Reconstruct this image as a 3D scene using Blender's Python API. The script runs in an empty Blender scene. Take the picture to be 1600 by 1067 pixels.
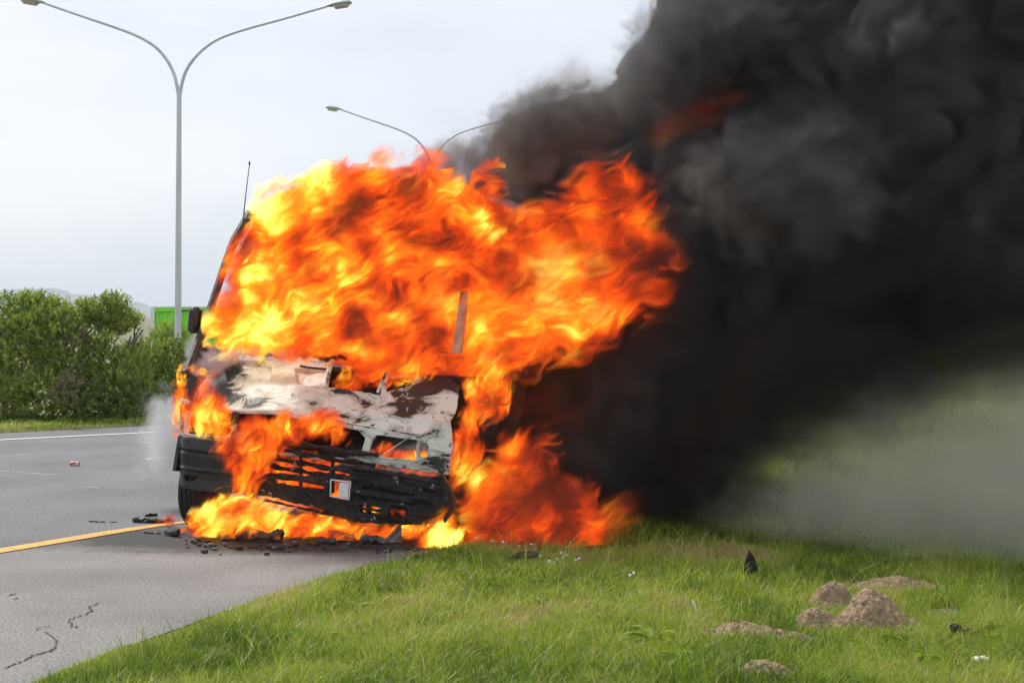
import bpy, math, random, time
import numpy as np
import openvdb as vdb
from mathutils import Vector, Matrix
T0 = time.time()
random.seed(7)
RNG = np.random.default_rng(11)
scene = bpy.context.scene
C = scene.collection
R = math.radians

# ------------------------------------------------------------------ camera, sky, sun, exposure
CAM_Z, FPX, HOR = 1.70, 2222.0, 490.0
PITCH = math.atan((533.5 - HOR) / FPX)
cd = bpy.data.cameras.new('camera'); cam = bpy.data.objects.new('camera', cd); C.objects.link(cam)
cam.location = (0, 0, CAM_Z); cam.rotation_euler = (R(90) - PITCH, 0, 0)
cd.lens = 50; cd.sensor_width = 36; cd.clip_start = .1; cd.clip_end = 12000
scene.camera = cam
def at(px, py, Y):
    """the point of the place seen at photo pixel px, py at distance Y"""
    u, v = (px - 800) / FPX, (533.5 - py) / FPX
    y = math.cos(PITCH) + v * math.sin(PITCH); z = v * math.cos(PITCH) - math.sin(PITCH)
    return Vector((u / y * Y, Y, CAM_Z + z / y * Y))
def gnd(px, py, z=0.0):
    u, v = (px - 800) / FPX, (533.5 - py) / FPX
    y = math.cos(PITCH) + v * math.sin(PITCH); zz = v * math.cos(PITCH) - math.sin(PITCH)
    t = (z - CAM_Z) / zz
    return Vector((u * t, y * t, z))

SUN_EL, SUN_AZ = 47, -38          # azimuth from +Y towards +X: behind and to the left of the camera when beyond 90
world = bpy.data.worlds.new('World'); scene.world = world; world.use_nodes = True
nt = world.node_tree; nt.nodes.clear()
def N(nt, t, **k):
    n = nt.nodes.new(t)
    for a, b in k.items():
        if a.startswith('i_'):
            n.inputs[a[2:].replace('_', ' ')].default_value = b
        else: setattr(n, a, b)
    return n
wo = N(nt, 'ShaderNodeOutputWorld'); bg = N(nt, 'ShaderNodeBackground'); sky = N(nt, 'ShaderNodeTexSky', sky_type='NISHITA', sun_disc=False)
sky.sun_elevation = R(SUN_EL); sky.sun_rotation = R(SUN_AZ); sky.dust_density = 3.0
bg.inputs['Strength'].default_value = 0.125
tc = N(nt, 'ShaderNodeTexCoord'); mp = N(nt, 'ShaderNodeMapping'); mp.inputs['Scale'].default_value = (1, 1, 2.6)
nz = N(nt, 'ShaderNodeTexNoise'); nz.inputs['Scale'].default_value = 2.4; nz.inputs['Detail'].default_value = 5; nz.inputs['Roughness'].default_value = .5
cr = N(nt, 'ShaderNodeValToRGB'); cr.color_ramp.elements[0].position = .30; cr.color_ramp.elements[0].color = (4.0, 4.4, 5.2, 1)
cr.color_ramp.elements[1].position = .62; cr.color_ramp.elements[1].color = (5.6, 5.8, 6.1, 1)
mx = N(nt, 'ShaderNodeMix', data_type='RGBA'); mx.inputs[0].default_value = .88
L = nt.links.new
L(tc.outputs['Generated'], mp.inputs[0]); L(mp.outputs[0], nz.inputs[0]); L(nz.outputs['Fac'], cr.inputs[0])
L(sky.outputs[0], mx.inputs[6]); L(cr.outputs[0], mx.inputs[7]); L(mx.outputs[2], bg.inputs['Color']); L(bg.outputs[0], wo.inputs[0])
sl = bpy.data.lights.new('sun', 'SUN'); so = bpy.data.objects.new('sun', sl); C.objects.link(so)
sl.energy = 2.9; sl.angle = R(9); sl.color = (1, .95, .88)
sd = Vector((math.sin(R(SUN_AZ)) * math.cos(R(SUN_EL)), math.cos(R(SUN_AZ)) * math.cos(R(SUN_EL)), math.sin(R(SUN_EL))))
so.rotation_euler = sd.to_track_quat('Z', 'Y').to_euler()
scene.view_settings.view_transform = 'Standard'; scene.view_settings.look = 'None'
scene.view_settings.exposure = 0.45; scene.view_settings.gamma = 1
cy = scene.cycles
cy.use_denoising = True; cy.use_adaptive_sampling = True; cy.adaptive_threshold = .06
cy.max_bounces = 8; cy.diffuse_bounces = 2; cy.glossy_bounces = 2; cy.transmission_bounces = 2; cy.volume_bounces = 1; cy.transparent_max_bounces = 24
cy.volume_step_rate = 1; cy.volume_max_steps = 512
cy.sample_clamp_indirect = 4

# ------------------------------------------------------------------ helpers: noise, fields, meshes
PERM = RNG.permutation(256).astype(np.int32); PERM = np.concatenate([PERM, PERM])
GR = RNG.normal(size=(256, 3)).astype(np.float32); GR /= np.linalg.norm(GR, axis=1)[:, None]
def noise(x, y, z):
    x = np.asarray(x, np.float32); y = np.asarray(y, np.float32); z = np.asarray(z, np.float32)
    x, y, z = np.broadcast_arrays(x, y, z)
    xi = np.floor(x).astype(np.int32); yi = np.floor(y).astype(np.int32); zi = np.floor(z).astype(np.int32)
    xf, yf, zf = x - xi, y - yi, z - zi
    u, v, w = [t * t * t * (t * (t * 6 - 15) + 10) for t in (xf, yf, zf)]
    X, Y, Z = xi & 255, yi & 255, zi & 255
    out = 0
    for dx in (0, 1):
        a = PERM[(X + dx) & 255]; wx = u if dx else 1 - u
        for dy in (0, 1):
            b = PERM[(a + Y + dy) & 255]; wy = wx * (v if dy else 1 - v)
            for dz in (0, 1):
                h = PERM[(b + Z + dz) & 255]; g = GR[h]
                out = out + wy * (w if dz else 1 - w) * (g[..., 0] * (xf - dx) + g[..., 1] * (yf - dy) + g[..., 2] * (zf - dz))
    return out * 1.6
def fbm(x, y, z, o=4, gain=.5, billow=False):
    s, a, t = 0, 1, 0
    for i in range(o):
        n = noise(x + 17.3 * i, y - 5.1 * i, z + 3.7 * i)
        if billow: n = np.abs(n) * 2 - .55
        s = s + a * n; t += a; a *= gain; x, y, z = x * 2.03, y * 2.03, z * 2.03
    return s / t
def poly_sd(px, pz, P):
    """signed distance to a closed outline, positive inside"""
    P = np.asarray(P, np.float32); n = len(P); d = np.full(px.shape, 1e9, np.float32); ins = np.zeros(px.shape, bool)
    for i in range(n):
        a, b = P[i], P[(i + 1) % n]; e = b - a; wx, wz = px - a[0], pz - a[1]
        t = np.clip((wx * e[0] + wz * e[1]) / max(float(e @ e), 1e-9), 0, 1)
        d = np.minimum(d, (wx - t * e[0]) ** 2 + (wz - t * e[1]) ** 2)
        c = ((a[1] <= pz) != (b[1] <= pz)); dz = b[1] - a[1]
        if abs(dz) > 1e-9: ins ^= c & (px < a[0] + (pz - a[1]) / dz * e[0])
    d = np.sqrt(d); return np.where(ins, d, -d)
def mesh_np(name, v, f, mat=None, smooth=True):
    v = np.ascontiguousarray(v, np.float32); f = np.ascontiguousarray(f, np.int32); k = f.shape[1]
    me = bpy.data.meshes.new(name); me.vertices.add(len(v)); me.vertices.foreach_set('co', v.ravel())
    me.loops.add(f.size); me.loops.foreach_set('vertex_index', f.ravel())
    me.polygons.add(len(f)); me.polygons.foreach_set('loop_start', np.arange(0, f.size, k, dtype=np.int32))
    me.update(calc_edges=True); me.validate()
    me.polygons.foreach_set('use_smooth', np.full(len(me.polygons), smooth))
    if mat: me.materials.append(mat)
    return me
def iso(name, lo, hi, h, fn, mat, smooth=True, keep=0):
    """mesh of the surface where fn(x,y,z) = 0 (positive inside) over a box"""
    n = [max(4, int(round((b - a) / h)) + 1) for a, b in zip(lo, hi)]
    ax = [np.linspace(a, a + h * (k - 1), k, dtype=np.float32) for a, k in zip(lo, n)]
    X, Y, Z = np.meshgrid(*ax, indexing='ij')
    F = -fn(X, Y, Z).astype(np.float32)
    F[0] = F[-1] = .2; F[:, 0] = F[:, -1] = .2; F[:, :, 0] = F[:, :, -1] = .2
    g = vdb.FloatGrid(1.0); g.copyFromArray(np.clip(F, -1, 1)); p, q = g.convertToQuads(0.0)
    p = np.array(p) * h + np.array(lo); q = np.array(q)
    if keep:                                    # drop specks: label the connected pieces
        lab = np.arange(len(p)); E = np.concatenate([q[:, [0, 1]], q[:, [1, 2]], q[:, [2, 3]]])
        for _ in range(400):
            m = np.minimum(lab[E[:, 0]], lab[E[:, 1]]); old = lab.copy(); np.minimum.at(lab, E[:, 0], m); np.minimum.at(lab, E[:, 1], m); lab = lab[lab]
            if (old == lab).all(): break
        cnt = np.bincount(lab, minlength=len(p)); q = q[cnt[lab[q[:, 0]]] > keep]
    if len(q) == 0: raise ValueError(name + ': empty')
    return mesh_np(name, p, q, mat, smooth)
def link(name, me, parent=None, label=None, cat=None, group=None, kind=None, loc=None):
    o = bpy.data.objects.new(name, me); C.objects.link(o)
    if parent: o.parent = parent
    if loc is not None: o.location = loc
    for k, v in (('label', label), ('category', cat), ('group', group), ('kind', kind)):
        if v: o[k] = v
    return o
def mat(name):
    m = bpy.data.materials.new(name); m.use_nodes = True; m.node_tree.nodes.clear(); return m
# ------------------------------------------------------------------ gas: bodies of flame and smoke
def circles_in(P, K):
    """K largest circles filling an outline: the skeleton of a gas body"""
    P = np.asarray(P, np.float32); lo, hi = P.min(0), P.max(0); n = 90
    X, Z = np.meshgrid(np.linspace(lo[0], hi[0], n), np.linspace(lo[1], hi[1], n), indexing='ij'); d = poly_sd(X, Z, P); cov = np.full(d.shape, -9.0, np.float32); out = []
    for _ in range(K):
        gain = np.where(d > 0, np.minimum(d, d) - np.maximum(cov, 0) * 1.0 + np.where(cov < 0, .0, -.15 * d.max()), -9)
        i = np.unravel_index(np.argmax(gain), d.shape)
        if d[i] < .12 * d.max() and d[i] < .03: break
        out.append((float(X[i]), float(Z[i]), float(d[i]))); cov = np.maximum(cov, d[i] - np.hypot(X - X[i], Z - Z[i]))
    return out
def core_nodes(nt, circ, Y, ky):
    """distance into the union of the balls (positive inside), from object coordinates"""
    L = nt.links.new; tc = N(nt, 'ShaderNodeTexCoord'); mp = N(nt, 'ShaderNodeVectorMath', operation='MULTIPLY'); mp.inputs[1].default_value = (1, ky, 1); L(tc.outputs['Object'], mp.inputs[0])
    last = None
    for (x, z, r) in circ:
        d = N(nt, 'ShaderNodeVectorMath', operation='DISTANCE'); d.inputs[1].default_value = (x, Y * ky, z); L(mp.outputs[0], d.inputs[0])
        s = N(nt, 'ShaderNodeMath', operation='SUBTRACT'); s.inputs[0].default_value = r; L(d.outputs['Value'], s.inputs[1])
        if last is None: last = s.outputs[0]
        else:
            m = N(nt, 'ShaderNodeMath', operation='MAXIMUM'); L(last, m.inputs[0]); L(s.outputs[0], m.inputs[1]); last = m.outputs[0]
    return tc.outputs['Object'], last
def math_(nt, op, a, b=None, c=None):
    n = N(nt, 'ShaderNodeMath', operation=op)
    for i, v in enumerate((a, b, c)):
        if v is None: continue
        if isinstance(v, (int, float)): n.inputs[i].default_value = v
        else: nt.links.new(v, n.inputs[i])
    return n.outputs[0]
FIRE_RAMP = ((0, (.035, .006, .003)), (.18, (.10, .010, .003)), (.34, (.30, .020, .002)), (.50, (.40, .045, .003)), (.66, (.46, .105, .004)), (.82, (.56, .235, .009)), (1, (.85, .66, .10)))
def gas_box(name, circ, Y, ky, pad, h, mat_, amp=0, nsc=3, floor=None, zoff=0):
    c = np.array(circ); lo = (float((c[:, 0] - c[:, 2]).min() - pad - amp), Y - (c[:, 2].max() + pad + amp) / ky - .05, float((c[:, 1] - c[:, 2]).min() - pad - amp)); hi = (float((c[:, 0] + c[:, 2]).max() + pad + amp), Y + (c[:, 2].max() + pad + amp) / ky + .05, float((c[:, 1] + c[:, 2]).max() + pad + amp))
    if floor is not None: lo = (lo[0], lo[1], max(lo[2], floor))
    def f(X, Yy, Z):
        s = np.full(X.shape, -9, np.float32); yy = ((Yy - Y) * ky) ** 2
        for (a, b, r) in circ: s = np.maximum(s, r - np.sqrt((X - a) ** 2 + yy + (Z - b) ** 2))
        s = s + pad
        return s + (amp * 1.4 * fbm(X * nsc, Yy * nsc, Z * nsc, 3, .5) if amp else 0)
    return iso(name, lo, hi, h, f, mat_), lo, hi
def fire_body(label, outline, Y, thick, flow=(1, .5), sc=1.0, sigma=16.0, bias=0.0, gain=1.0, stretch=.36, rag=.22, soft=.10, seed=0.0, K=14, step=.045, warp=.5, core=.5, h=None, cool=None, group='flames of the burning van'):
    P = np.array([(at(x, y, Y).x, at(x, y, Y).z) for x, y in outline]); circ = circles_in(P, K); rm = max(c[2] for c in circ); ky = rm / thick
    m = mat('flame_gas'); nt = m.node_tree; L = nt.links.new; src, s = core_nodes(nt, circ, Y, ky)
    r = N(nt, 'ShaderNodeVectorRotate', rotation_type='Y_AXIS'); r.inputs['Angle'].default_value = math.atan2(flow[1], flow[0]); L(src, r.inputs['Vector'])
    w0 = N(nt, 'ShaderNodeTexNoise'); w0.inputs['Scale'].default_value = 2.0 * sc; w0.inputs['Detail'].default_value = 1.5; L(r.outputs[0], w0.inputs['Vector'])
    s0 = N(nt, 'ShaderNodeVectorMath', operation='SUBTRACT'); s0.inputs[1].default_value = (.5, .5, .5); L(w0.outputs['Color'], s0.inputs[0])
    s1 = N(nt, 'ShaderNodeVectorMath', operation='SCALE'); s1.inputs['Scale'].default_value = warp / sc; L(s0.outputs[0], s1.inputs[0])
    a1 = N(nt, 'ShaderNodeVectorMath', operation='ADD'); L(r.outputs[0], a1.inputs[0]); L(s1.outputs[0], a1.inputs[1])
    mp = N(nt, 'ShaderNodeMapping'); mp.inputs['Scale'].default_value = (stretch, 1, 1); mp.inputs['Location'].default_value = (seed, seed * .7, 0); L(a1.outputs[0], mp.inputs[0])
    n1 = N(nt, 'ShaderNodeTexNoise'); n1.inputs['Scale'].default_value = 7.0 * sc; n1.inputs['Detail'].default_value = 4; n1.inputs['Roughness'].default_value = .62; n1.inputs['Distortion'].default_value = .8; L(mp.outputs[0], n1.inputs['Vector'])
    w0f = N(nt, 'ShaderNodeSeparateColor'); L(w0.outputs['Color'], w0f.inputs[0])
    # depth into the flame, broken up by the streaks
    k1 = math_(nt, 'SUBTRACT', n1.outputs['Fac'], .5); e = math_(nt, 'MULTIPLY_ADD', k1, rag * 2.4, s)
    k2 = math_(nt, 'SUBTRACT', w0f.outputs[2], .5); e = math_(nt, 'MULTIPLY_ADD', k2, rag * 1.3, e)
    mr = N(nt, 'ShaderNodeMapRange', interpolation_type='SMOOTHSTEP'); L(e, mr.inputs['Value']); mr.inputs['From Min'].default_value = 0; mr.inputs['From Max'].default_value = soft; mr.inputs['To Max'].default_value = 1
    dens = mr.outputs[0]
    # temperature
    t = math_(nt, 'MULTIPLY_ADD', w0f.outputs[0], 1.0, n1.outputs['Fac'])
    inn = N(nt, 'ShaderNodeMapRange'); L(e, inn.inputs['Value']); inn.inputs['From Min'].default_value = 0; inn.inputs['From Max'].default_value = rm * .7; inn.inputs['To Min'].default_value = -.16 * core * 2; inn.inputs['To Max'].default_value = .07 * core * 2
    t = math_(nt, 'ADD', t, inn.outputs[0])
    if cool:      # (x, z, radius, change): hotter or cooler quarters of the fire
        for (x, z, rr, ch) in cool:
            q = at(x, z, Y); d = N(nt, 'ShaderNodeVectorMath', operation='DISTANCE'); d.inputs[1].default_value = tuple(q); L(src, d.inputs[0])
            g = N(nt, 'ShaderNodeMapRange', interpolation_type='SMOOTHSTEP'); L(d.outputs['Value'], g.inputs['Value']); g.inputs['From Max'].default_value = rr * Y / FPX; g.inputs['To Min'].default_value = ch; g.inputs['To Max'].default_value = 0
            t = math_(nt, 'ADD', t, g.outputs[0])
    m2 = N(nt, 'ShaderNodeMapRange'); L(t, m2.inputs['Value']); m2.inputs['From Min'].default_value = .70 - bias; m2.inputs['From Max'].default_value = 1.31 - bias
    cr = N(nt, 'ShaderNodeValToRGB'); el = cr.color_ramp.elements; el[0].position, el[0].color = 0, (*FIRE_RAMP[0][1], 1); el[1].position, el[1].color = 1, (*FIRE_RAMP[-1][1], 1)
    for p, c in FIRE_RAMP[1:-1]: k = el.new(p); k.color = (*c, 1)
    L(m2.outputs[0], cr.inputs[0])
    em = N(nt, 'ShaderNodeEmission'); L(cr.outputs[0], em.inputs['Color']); L(math_(nt, 'MULTIPLY', dens, sigma * 2.3 * gain), em.inputs['Strength'])
    ab = N(nt, 'ShaderNodeVolumeAbsorption'); ab.inputs['Color'].default_value = (0, 0, 0, 1); L(math_(nt, 'MULTIPLY', dens, sigma), ab.inputs['Density'])
    sm = N(nt, 'ShaderNodeAddShader'); L(em.outputs[0], sm.inputs[0]); L(ab.outputs[0], sm.inputs[1]); out = N(nt, 'ShaderNodeOutputMaterial'); L(sm.outputs[0], out.inputs['Volume'])
    me, lo, hi = gas_box('flames', circ, Y, ky, rag * .42, h or max(.012, rm * .12), m, floor=.004)
    size = sum(b - a for a, b in zip(lo, hi)) / 3; m.cycles.volume_step_rate = max(.02, step / (size * .1))
    return link('flames', me, label=label, cat='flames', group=group, kind='stuff')
# ------------------------------------------------------------------ materials
def principled(name, col, rough=.7, col2=None, scale=5, detail=4, lo=.4, hi=.6, bump=0, bscale=40, metal=0, spec=.5, coords='Object', stretch=None, col3=None, scale3=60, lo3=.6, hi3=.7, bdet=4):
    m = mat(name); nt = m.node_tree; L = nt.links.new
    b = N(nt, 'ShaderNodeBsdfPrincipled'); o = N(nt, 'ShaderNodeOutputMaterial'); L(b.outputs[0], o.inputs['Surface'])
    b.inputs['Base Color'].default_value = (*col, 1); b.inputs['Roughness'].default_value = rough; b.inputs['Metallic'].default_value = metal
    b.inputs['Specular IOR Level'].default_value = spec
    tc = N(nt, 'ShaderNodeTexCoord'); src = tc.outputs[coords]
    if stretch:
        mp = N(nt, 'ShaderNodeMapping'); mp.inputs['Scale'].default_value = stretch; L(src, mp.inputs[0]); src = mp.outputs[0]
    last = None
    if col2:
        n = N(nt, 'ShaderNodeTexNoise'); L(src, n.inputs['Vector']); n.inputs['Scale'].default_value = scale; n.inputs['Detail'].default_value = detail; n.inputs['Roughness'].default_value = .65
        mr = N(nt, 'ShaderNodeMapRange'); L(n.outputs['Fac'], mr.inputs['Value']); mr.inputs['From Min'].default_value = lo; mr.inputs['From Max'].default_value = hi
        x = N(nt, 'ShaderNodeMix', data_type='RGBA'); L(mr.outputs[0], x.inputs[0]); x.inputs[6].default_value = (*col, 1); x.inputs[7].default_value = (*col2, 1); last = x.outputs[2]
        L(last, b.inputs['Base Color'])
    if col3:
        n = N(nt, 'ShaderNodeTexNoise'); L(src, n.inputs['Vector']); n.inputs['Scale'].default_value = scale3; n.inputs['Detail'].default_value = 3
        mr = N(nt, 'ShaderNodeMapRange'); L(n.outputs['Fac'], mr.inputs['Value']); mr.inputs['From Min'].default_value = lo3; mr.inputs['From Max'].default_value = hi3
        x = N(nt, 'ShaderNodeMix', data_type='RGBA'); L(mr.outputs[0], x.inputs[0]); x.inputs[7].default_value = (*col3, 1)
        if last: L(last, x.inputs[6])
        else: x.inputs[6].default_value = (*col, 1)
        L(x.outputs[2], b.inputs['Base Color'])
    if bump:
        n = N(nt, 'ShaderNodeTexNoise'); L(src, n.inputs['Vector']); n.inputs['Scale'].default_value = bscale; n.inputs['Detail'].default_value = bdet; n.inputs['Roughness'].default_value = .7
        bp = N(nt, 'ShaderNodeBump'); L(n.outputs['Fac'], bp.inputs['Height']); bp.inputs['Strength'].default_value = bump; bp.inputs['Distance'].default_value = .02
        L(bp.outputs[0], b.inputs['Normal'])
    return m
def asphalt_mat(name, base, dark, light, soot=False):
    """worn asphalt: stone speckle, long soft patches, soot round the fire"""
    m = mat(name); nt = m.node_tree; L = nt.links.new
    b = N(nt, 'ShaderNodeBsdfPrincipled'); o = N(nt, 'ShaderNodeOutputMaterial'); L(b.outputs[0], o.inputs['Surface']); b.inputs['Roughness'].default_value = .85
    tc = N(nt, 'ShaderNodeTexCoord'); src = tc.outputs['Object']
    n1 = N(nt, 'ShaderNodeTexNoise'); L(src, n1.inputs['Vector']); n1.inputs['Scale'].default_value = 60; n1.inputs['Detail'].default_value = 3; n1.inputs['Roughness'].default_value = .7
    c1 = N(nt, 'ShaderNodeValToRGB'); L(n1.outputs['Fac'], c1.inputs[0]); e = c1.color_ramp.elements
    e[0].position = .33; e[0].color = (*dark, 1); e[1].position = .72; e[1].color = (*light, 1); k = e.new(.5); k.color = (*base, 1)
    n2 = N(nt, 'ShaderNodeTexNoise'); L(src, n2.inputs['Vector']); n2.inputs['Scale'].default_value = .9; n2.inputs['Detail'].default_value = 5; n2.inputs['Roughness'].default_value = .6
    m2 = N(nt, 'ShaderNodeMapRange'); L(n2.outputs['Fac'], m2.inputs['Value']); m2.inputs['From Min'].default_value = .3; m2.inputs['From Max'].default_value = .7; m2.inputs['To Min'].default_value = .74; m2.inputs['To Max'].default_value = 1.2
    x = N(nt, 'ShaderNodeVectorMath', operation='SCALE'); L(c1.outputs[0], x.inputs[0]); L(m2.outputs[0], x.inputs['Scale'])
    last = x.outputs[0]
    if soot:
        # burnt residue round the van's front: distance from its front edge, broken up by noise
        s = N(nt, 'ShaderNodeMapping'); s.inputs['Location'].default_value = (1.55 * .30, -10.75 * .85, 0); s.inputs['Scale'].default_value = (.30, .85, 1)
        vr = N(nt, 'ShaderNodeVectorRotate', rotation_type='Z_AXIS'); L(src, s.inputs[0])
        ln = N(nt, 'ShaderNodeVectorMath', operation='LENGTH'); L(s.outputs[0], ln.inputs[0])
        n3 = N(nt, 'ShaderNodeTexNoise'); L(src, n3.inputs['Vector']); n3.inputs['Scale'].default_value = 5; n3.inputs['Detail'].default_value = 6; n3.inputs['Roughness'].default_value = .7
        ad = N(nt, 'ShaderNodeMath', operation='MULTIPLY_ADD'); L(n3.outputs['Fac'], ad.inputs[0]); ad.inputs[1].default_value = -.5; L(ln.outputs['Value'], ad.inputs[2])
        m3 = N(nt, 'ShaderNodeMapRange'); L(ad.outputs[0], m3.inputs['Value']); m3.inputs['From Min'].default_value = .22; m3.inputs['From Max'].default_value = .48; m3.inputs['To Min'].default_value = .12; m3.inputs['To Max'].default_value = 1
        y = N(nt, 'ShaderNodeVectorMath', operation='SCALE'); L(last, y.inputs[0]); L(m3.outputs[0], y.inputs['Scale']); last = y.outputs[0]
    L(last, b.inputs['Base Color'])
    bp = N(nt, 'ShaderNodeBump'); L(n1.outputs['Fac'], bp.inputs['Height']); bp.inputs['Strength'].default_value = .5; bp.inputs['Distance'].default_value = .006; L(bp.outputs[0], b.inputs['Normal'])
    return m
M = {}
M['road'] = asphalt_mat('road_asphalt', (.13, .13, .135), (.05, .05, .055), (.27, .27, .27))
M['shoulder'] = asphalt_mat('shoulder_asphalt', (.18, .173, .167), (.085, .082, .08), (.31, .30, .29), soot=True)
M['yellow'] = principled('yellow_paint', (.62, .32, .03), .7, (.30, .20, .09), 9, 6, .5, .68)
M['white'] = principled('white_line_paint', (.7, .7, .68), .7, (.3, .3, .3), 14, 6, .52, .7)
M['earth'] = principled('verge_earth', (.12, .14, .04), .95, (.19, .14, .08), 1.6, 6, .45, .62, .8, 30)
M['sand'] = principled('sandy_soil', (.40, .28, .175), .95, (.27, .18, .11), 22, 6, .4, .6, 1.0, 50)
M['steel'] = principled('galvanised_steel', (.66, .68, .67), .55, (.52, .54, .53), 6, 5, .4, .7, metal=.1, stretch=(1, 1, .3), col3=(.26, .11, .05), scale3=5, lo3=.70, hi3=.74)
M['lens'] = principled('lamp_glass', (.46, .45, .38), .25)
M['housing'] = principled('lamp_housing', (.36, .42, .38), .5)
M['black_plastic'] = principled('scorched_black_plastic', (.012, .012, .013), .42, (.03, .03, .032), 18, 6, .4, .7, .35, 26)
M['char'] = principled('charred_melted_plastic', (.006, .006, .006), .32, (.04, .038, .036), 20, 8, .5, .7, 1.6, 26, col3=(.38, .37, .36), scale3=15, lo3=.66, hi3=.70, bdet=7)
M['rubber'] = principled('tyre_rubber', (.018, .018, .019), .75, bump=.4, bscale=60)
M['bark'] = principled('twig_bark', (.12, .085, .065), .9, (.2, .16, .14), 10)
M['ash'] = principled('grey_ash_debris', (.25, .25, .26), .9, (.05, .05, .05), 12, 6, .4, .6, .8, 40)
M['soot_metal'] = principled('soot_black_metal', (.02, .017, .016), .6, (.07, .045, .035), 7, 6, .45, .7, .5, 18)
M['pale'] = principled('pale_metal_plate', (.75, .75, .74), .5)
M['white_litter'] = principled('white_paper', (.85, .85, .85), .7)
M['hill'] = principled('hill_scrub', (.06, .09, .05), .95, (.10, .10, .07), .01, 6)
def burnt_paint(name, thr, blist):
    """cream paint whose burnt areas flake to black: noise plus named scorched spots (van-local x, z, radius, weight)"""
    m = mat(name); nt = m.node_tree; L = nt.links.new
    b = N(nt, 'ShaderNodeBsdfPrincipled'); o = N(nt, 'ShaderNodeOutputMaterial'); L(b.outputs[0], o.inputs['Surface']); b.inputs['Roughness'].default_value = .42
    tc = N(nt, 'ShaderNodeTexCoord'); src = tc.outputs['Object']
    mp = N(nt, 'ShaderNodeMapping'); mp.inputs['Scale'].default_value = (1, 1, 1.8); L(src, mp.inputs[0])
    n1 = N(nt, 'ShaderNodeTexNoise'); L(mp.outputs[0], n1.inputs['Vector']); n1.inputs['Scale'].default_value = 4.2; n1.inputs['Detail'].default_value = 10; n1.inputs['Roughness'].default_value = .68; n1.inputs['Distortion'].default_value = .6
    am = N(nt, 'ShaderNodeMath', operation='MULTIPLY_ADD'); am.inputs[1].default_value = 1.9; am.inputs[2].default_value = -.45; L(n1.outputs['Fac'], am.inputs[0]); last = am.outputs[0]
    for x, z, r, w in blist:
        s = N(nt, 'ShaderNodeVectorMath', operation='SUBTRACT'); s.inputs[1].default_value = (x, 0, z); L(src, s.inputs[0])
        f = N(nt, 'ShaderNodeVectorMath', operation='MULTIPLY'); f.inputs[1].default_value = (1, 0, 1.6); L(s.outputs[0], f.inputs[0])
        l = N(nt, 'ShaderNodeVectorMath', operation='LENGTH'); L(f.outputs[0], l.inputs[0])
        r_ = N(nt, 'ShaderNodeMapRange', interpolation_type='SMOOTHSTEP'); L(l.outputs['Value'], r_.inputs['Value']); r_.inputs['From Min'].default_value = 0; r_.inputs['From Max'].default_value = r; r_.inputs['To Min'].default_value = w; r_.inputs['To Max'].default_value = 0
        a = N(nt, 'ShaderNodeMath', operation='ADD'); L(last, a.inputs[0]); L(r_.outputs[0], a.inputs[1]); last = a.outputs[0]
    # colours by burn: cream -> tan grey -> thin rust line -> black char
    c = N(nt, 'ShaderNodeValToRGB'); L(last, c.inputs[0]); e = c.color_ramp.elements
    e[0].position = thr - .22; e[0].color = (.70, .71, .62, 1); e[1].position = thr + .03; e[1].color = (.018, .016, .015, 1)
    for p, q in ((thr - .10, (.50, .50, .41)), (thr - .03, (.36, .35, .30)), (thr - .005, (.17, .165, .15)), (thr + .005, (.03, .026, .024))):
        k = e.new(p); k.color = (*q, 1)
    # small flakes of soot
    n2 = N(nt, 'ShaderNodeTexNoise'); L(src, n2.inputs['Vector']); n2.inputs['Scale'].default_value = 24; n2.inputs['Detail'].default_value = 4
    m2 = N(nt, 'ShaderNodeMapRange'); L(n2.outputs['Fac'], m2.inputs['Value']); m2.inputs['From Min'].default_value = .66; m2.inputs['From Max'].default_value = .69
    x = N(nt, 'ShaderNodeMix', data_type='RGBA'); L(m2.outputs[0], x.inputs[0]); L(c.outputs[0], x.inputs[6]); x.inputs[7].default_value = (.03, .027, .025, 1)
    L(x.outputs[2], b.inputs['Base Color'])
    bp = N(nt, 'ShaderNodeBump'); L(last, bp.inputs['Height']); bp.inputs['Strength'].default_value = .5; bp.inputs['Distance'].default_value = .03; L(bp.outputs[0], b.inputs['Normal'])
    return m
def leaf_mat(name, ramp, trans=.35):
    m = mat(name); nt = m.node_tree; L = nt.links.new
    at_ = N(nt, 'ShaderNodeAttribute', attribute_name='tint'); c = N(nt, 'ShaderNodeValToRGB'); L(at_.outputs['Fac'], c.inputs[0])
    e = c.color_ramp.elements; e[0].position = ramp[0][0]; e[0].color = (*ramp[0][1], 1); e[1].position = ramp[-1][0]; e[1].color = (*ramp[-1][1], 1)
    for p, q in ramp[1:-1]: k = e.new(p); k.color = (*q, 1)
    b = N(nt, 'ShaderNodeBsdfPrincipled'); b.inputs['Roughness'].default_value = .5; L(c.outputs[0], b.inputs['Base Color'])
    t = N(nt, 'ShaderNodeBsdfTranslucent'); L(c.outputs[0], t.inputs['Color'])
    x = N(nt, 'ShaderNodeMixShader'); x.inputs[0].default_value = trans; L(b.outputs[0], x.inputs[1]); L(t.outputs[0], x.inputs[2])
    o = N(nt, 'ShaderNodeOutputMaterial'); L(x.outputs[0], o.inputs['Surface']); return m
M['grass'] = leaf_mat('grass_blades', [(0, (.08, .15, .012)), (.3, (.22, .34, .02)), (.55, (.36, .48, .04)), (.75, (.48, .48, .10)), (1, (.52, .40, .22))], .45)
M['bush'] = leaf_mat('bush_leaves', [(0, (.09, .15, .016)), (.4, (.22, .31, .035)), (.75, (.37, .45, .06)), (1, (.5, .52, .10))], .45)
M['bush_dry'] = leaf_mat('dry_leaves', [(0, (.10, .08, .05)), (.5, (.17, .12, .08)), (1, (.12, .14, .06))], .25)
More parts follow.
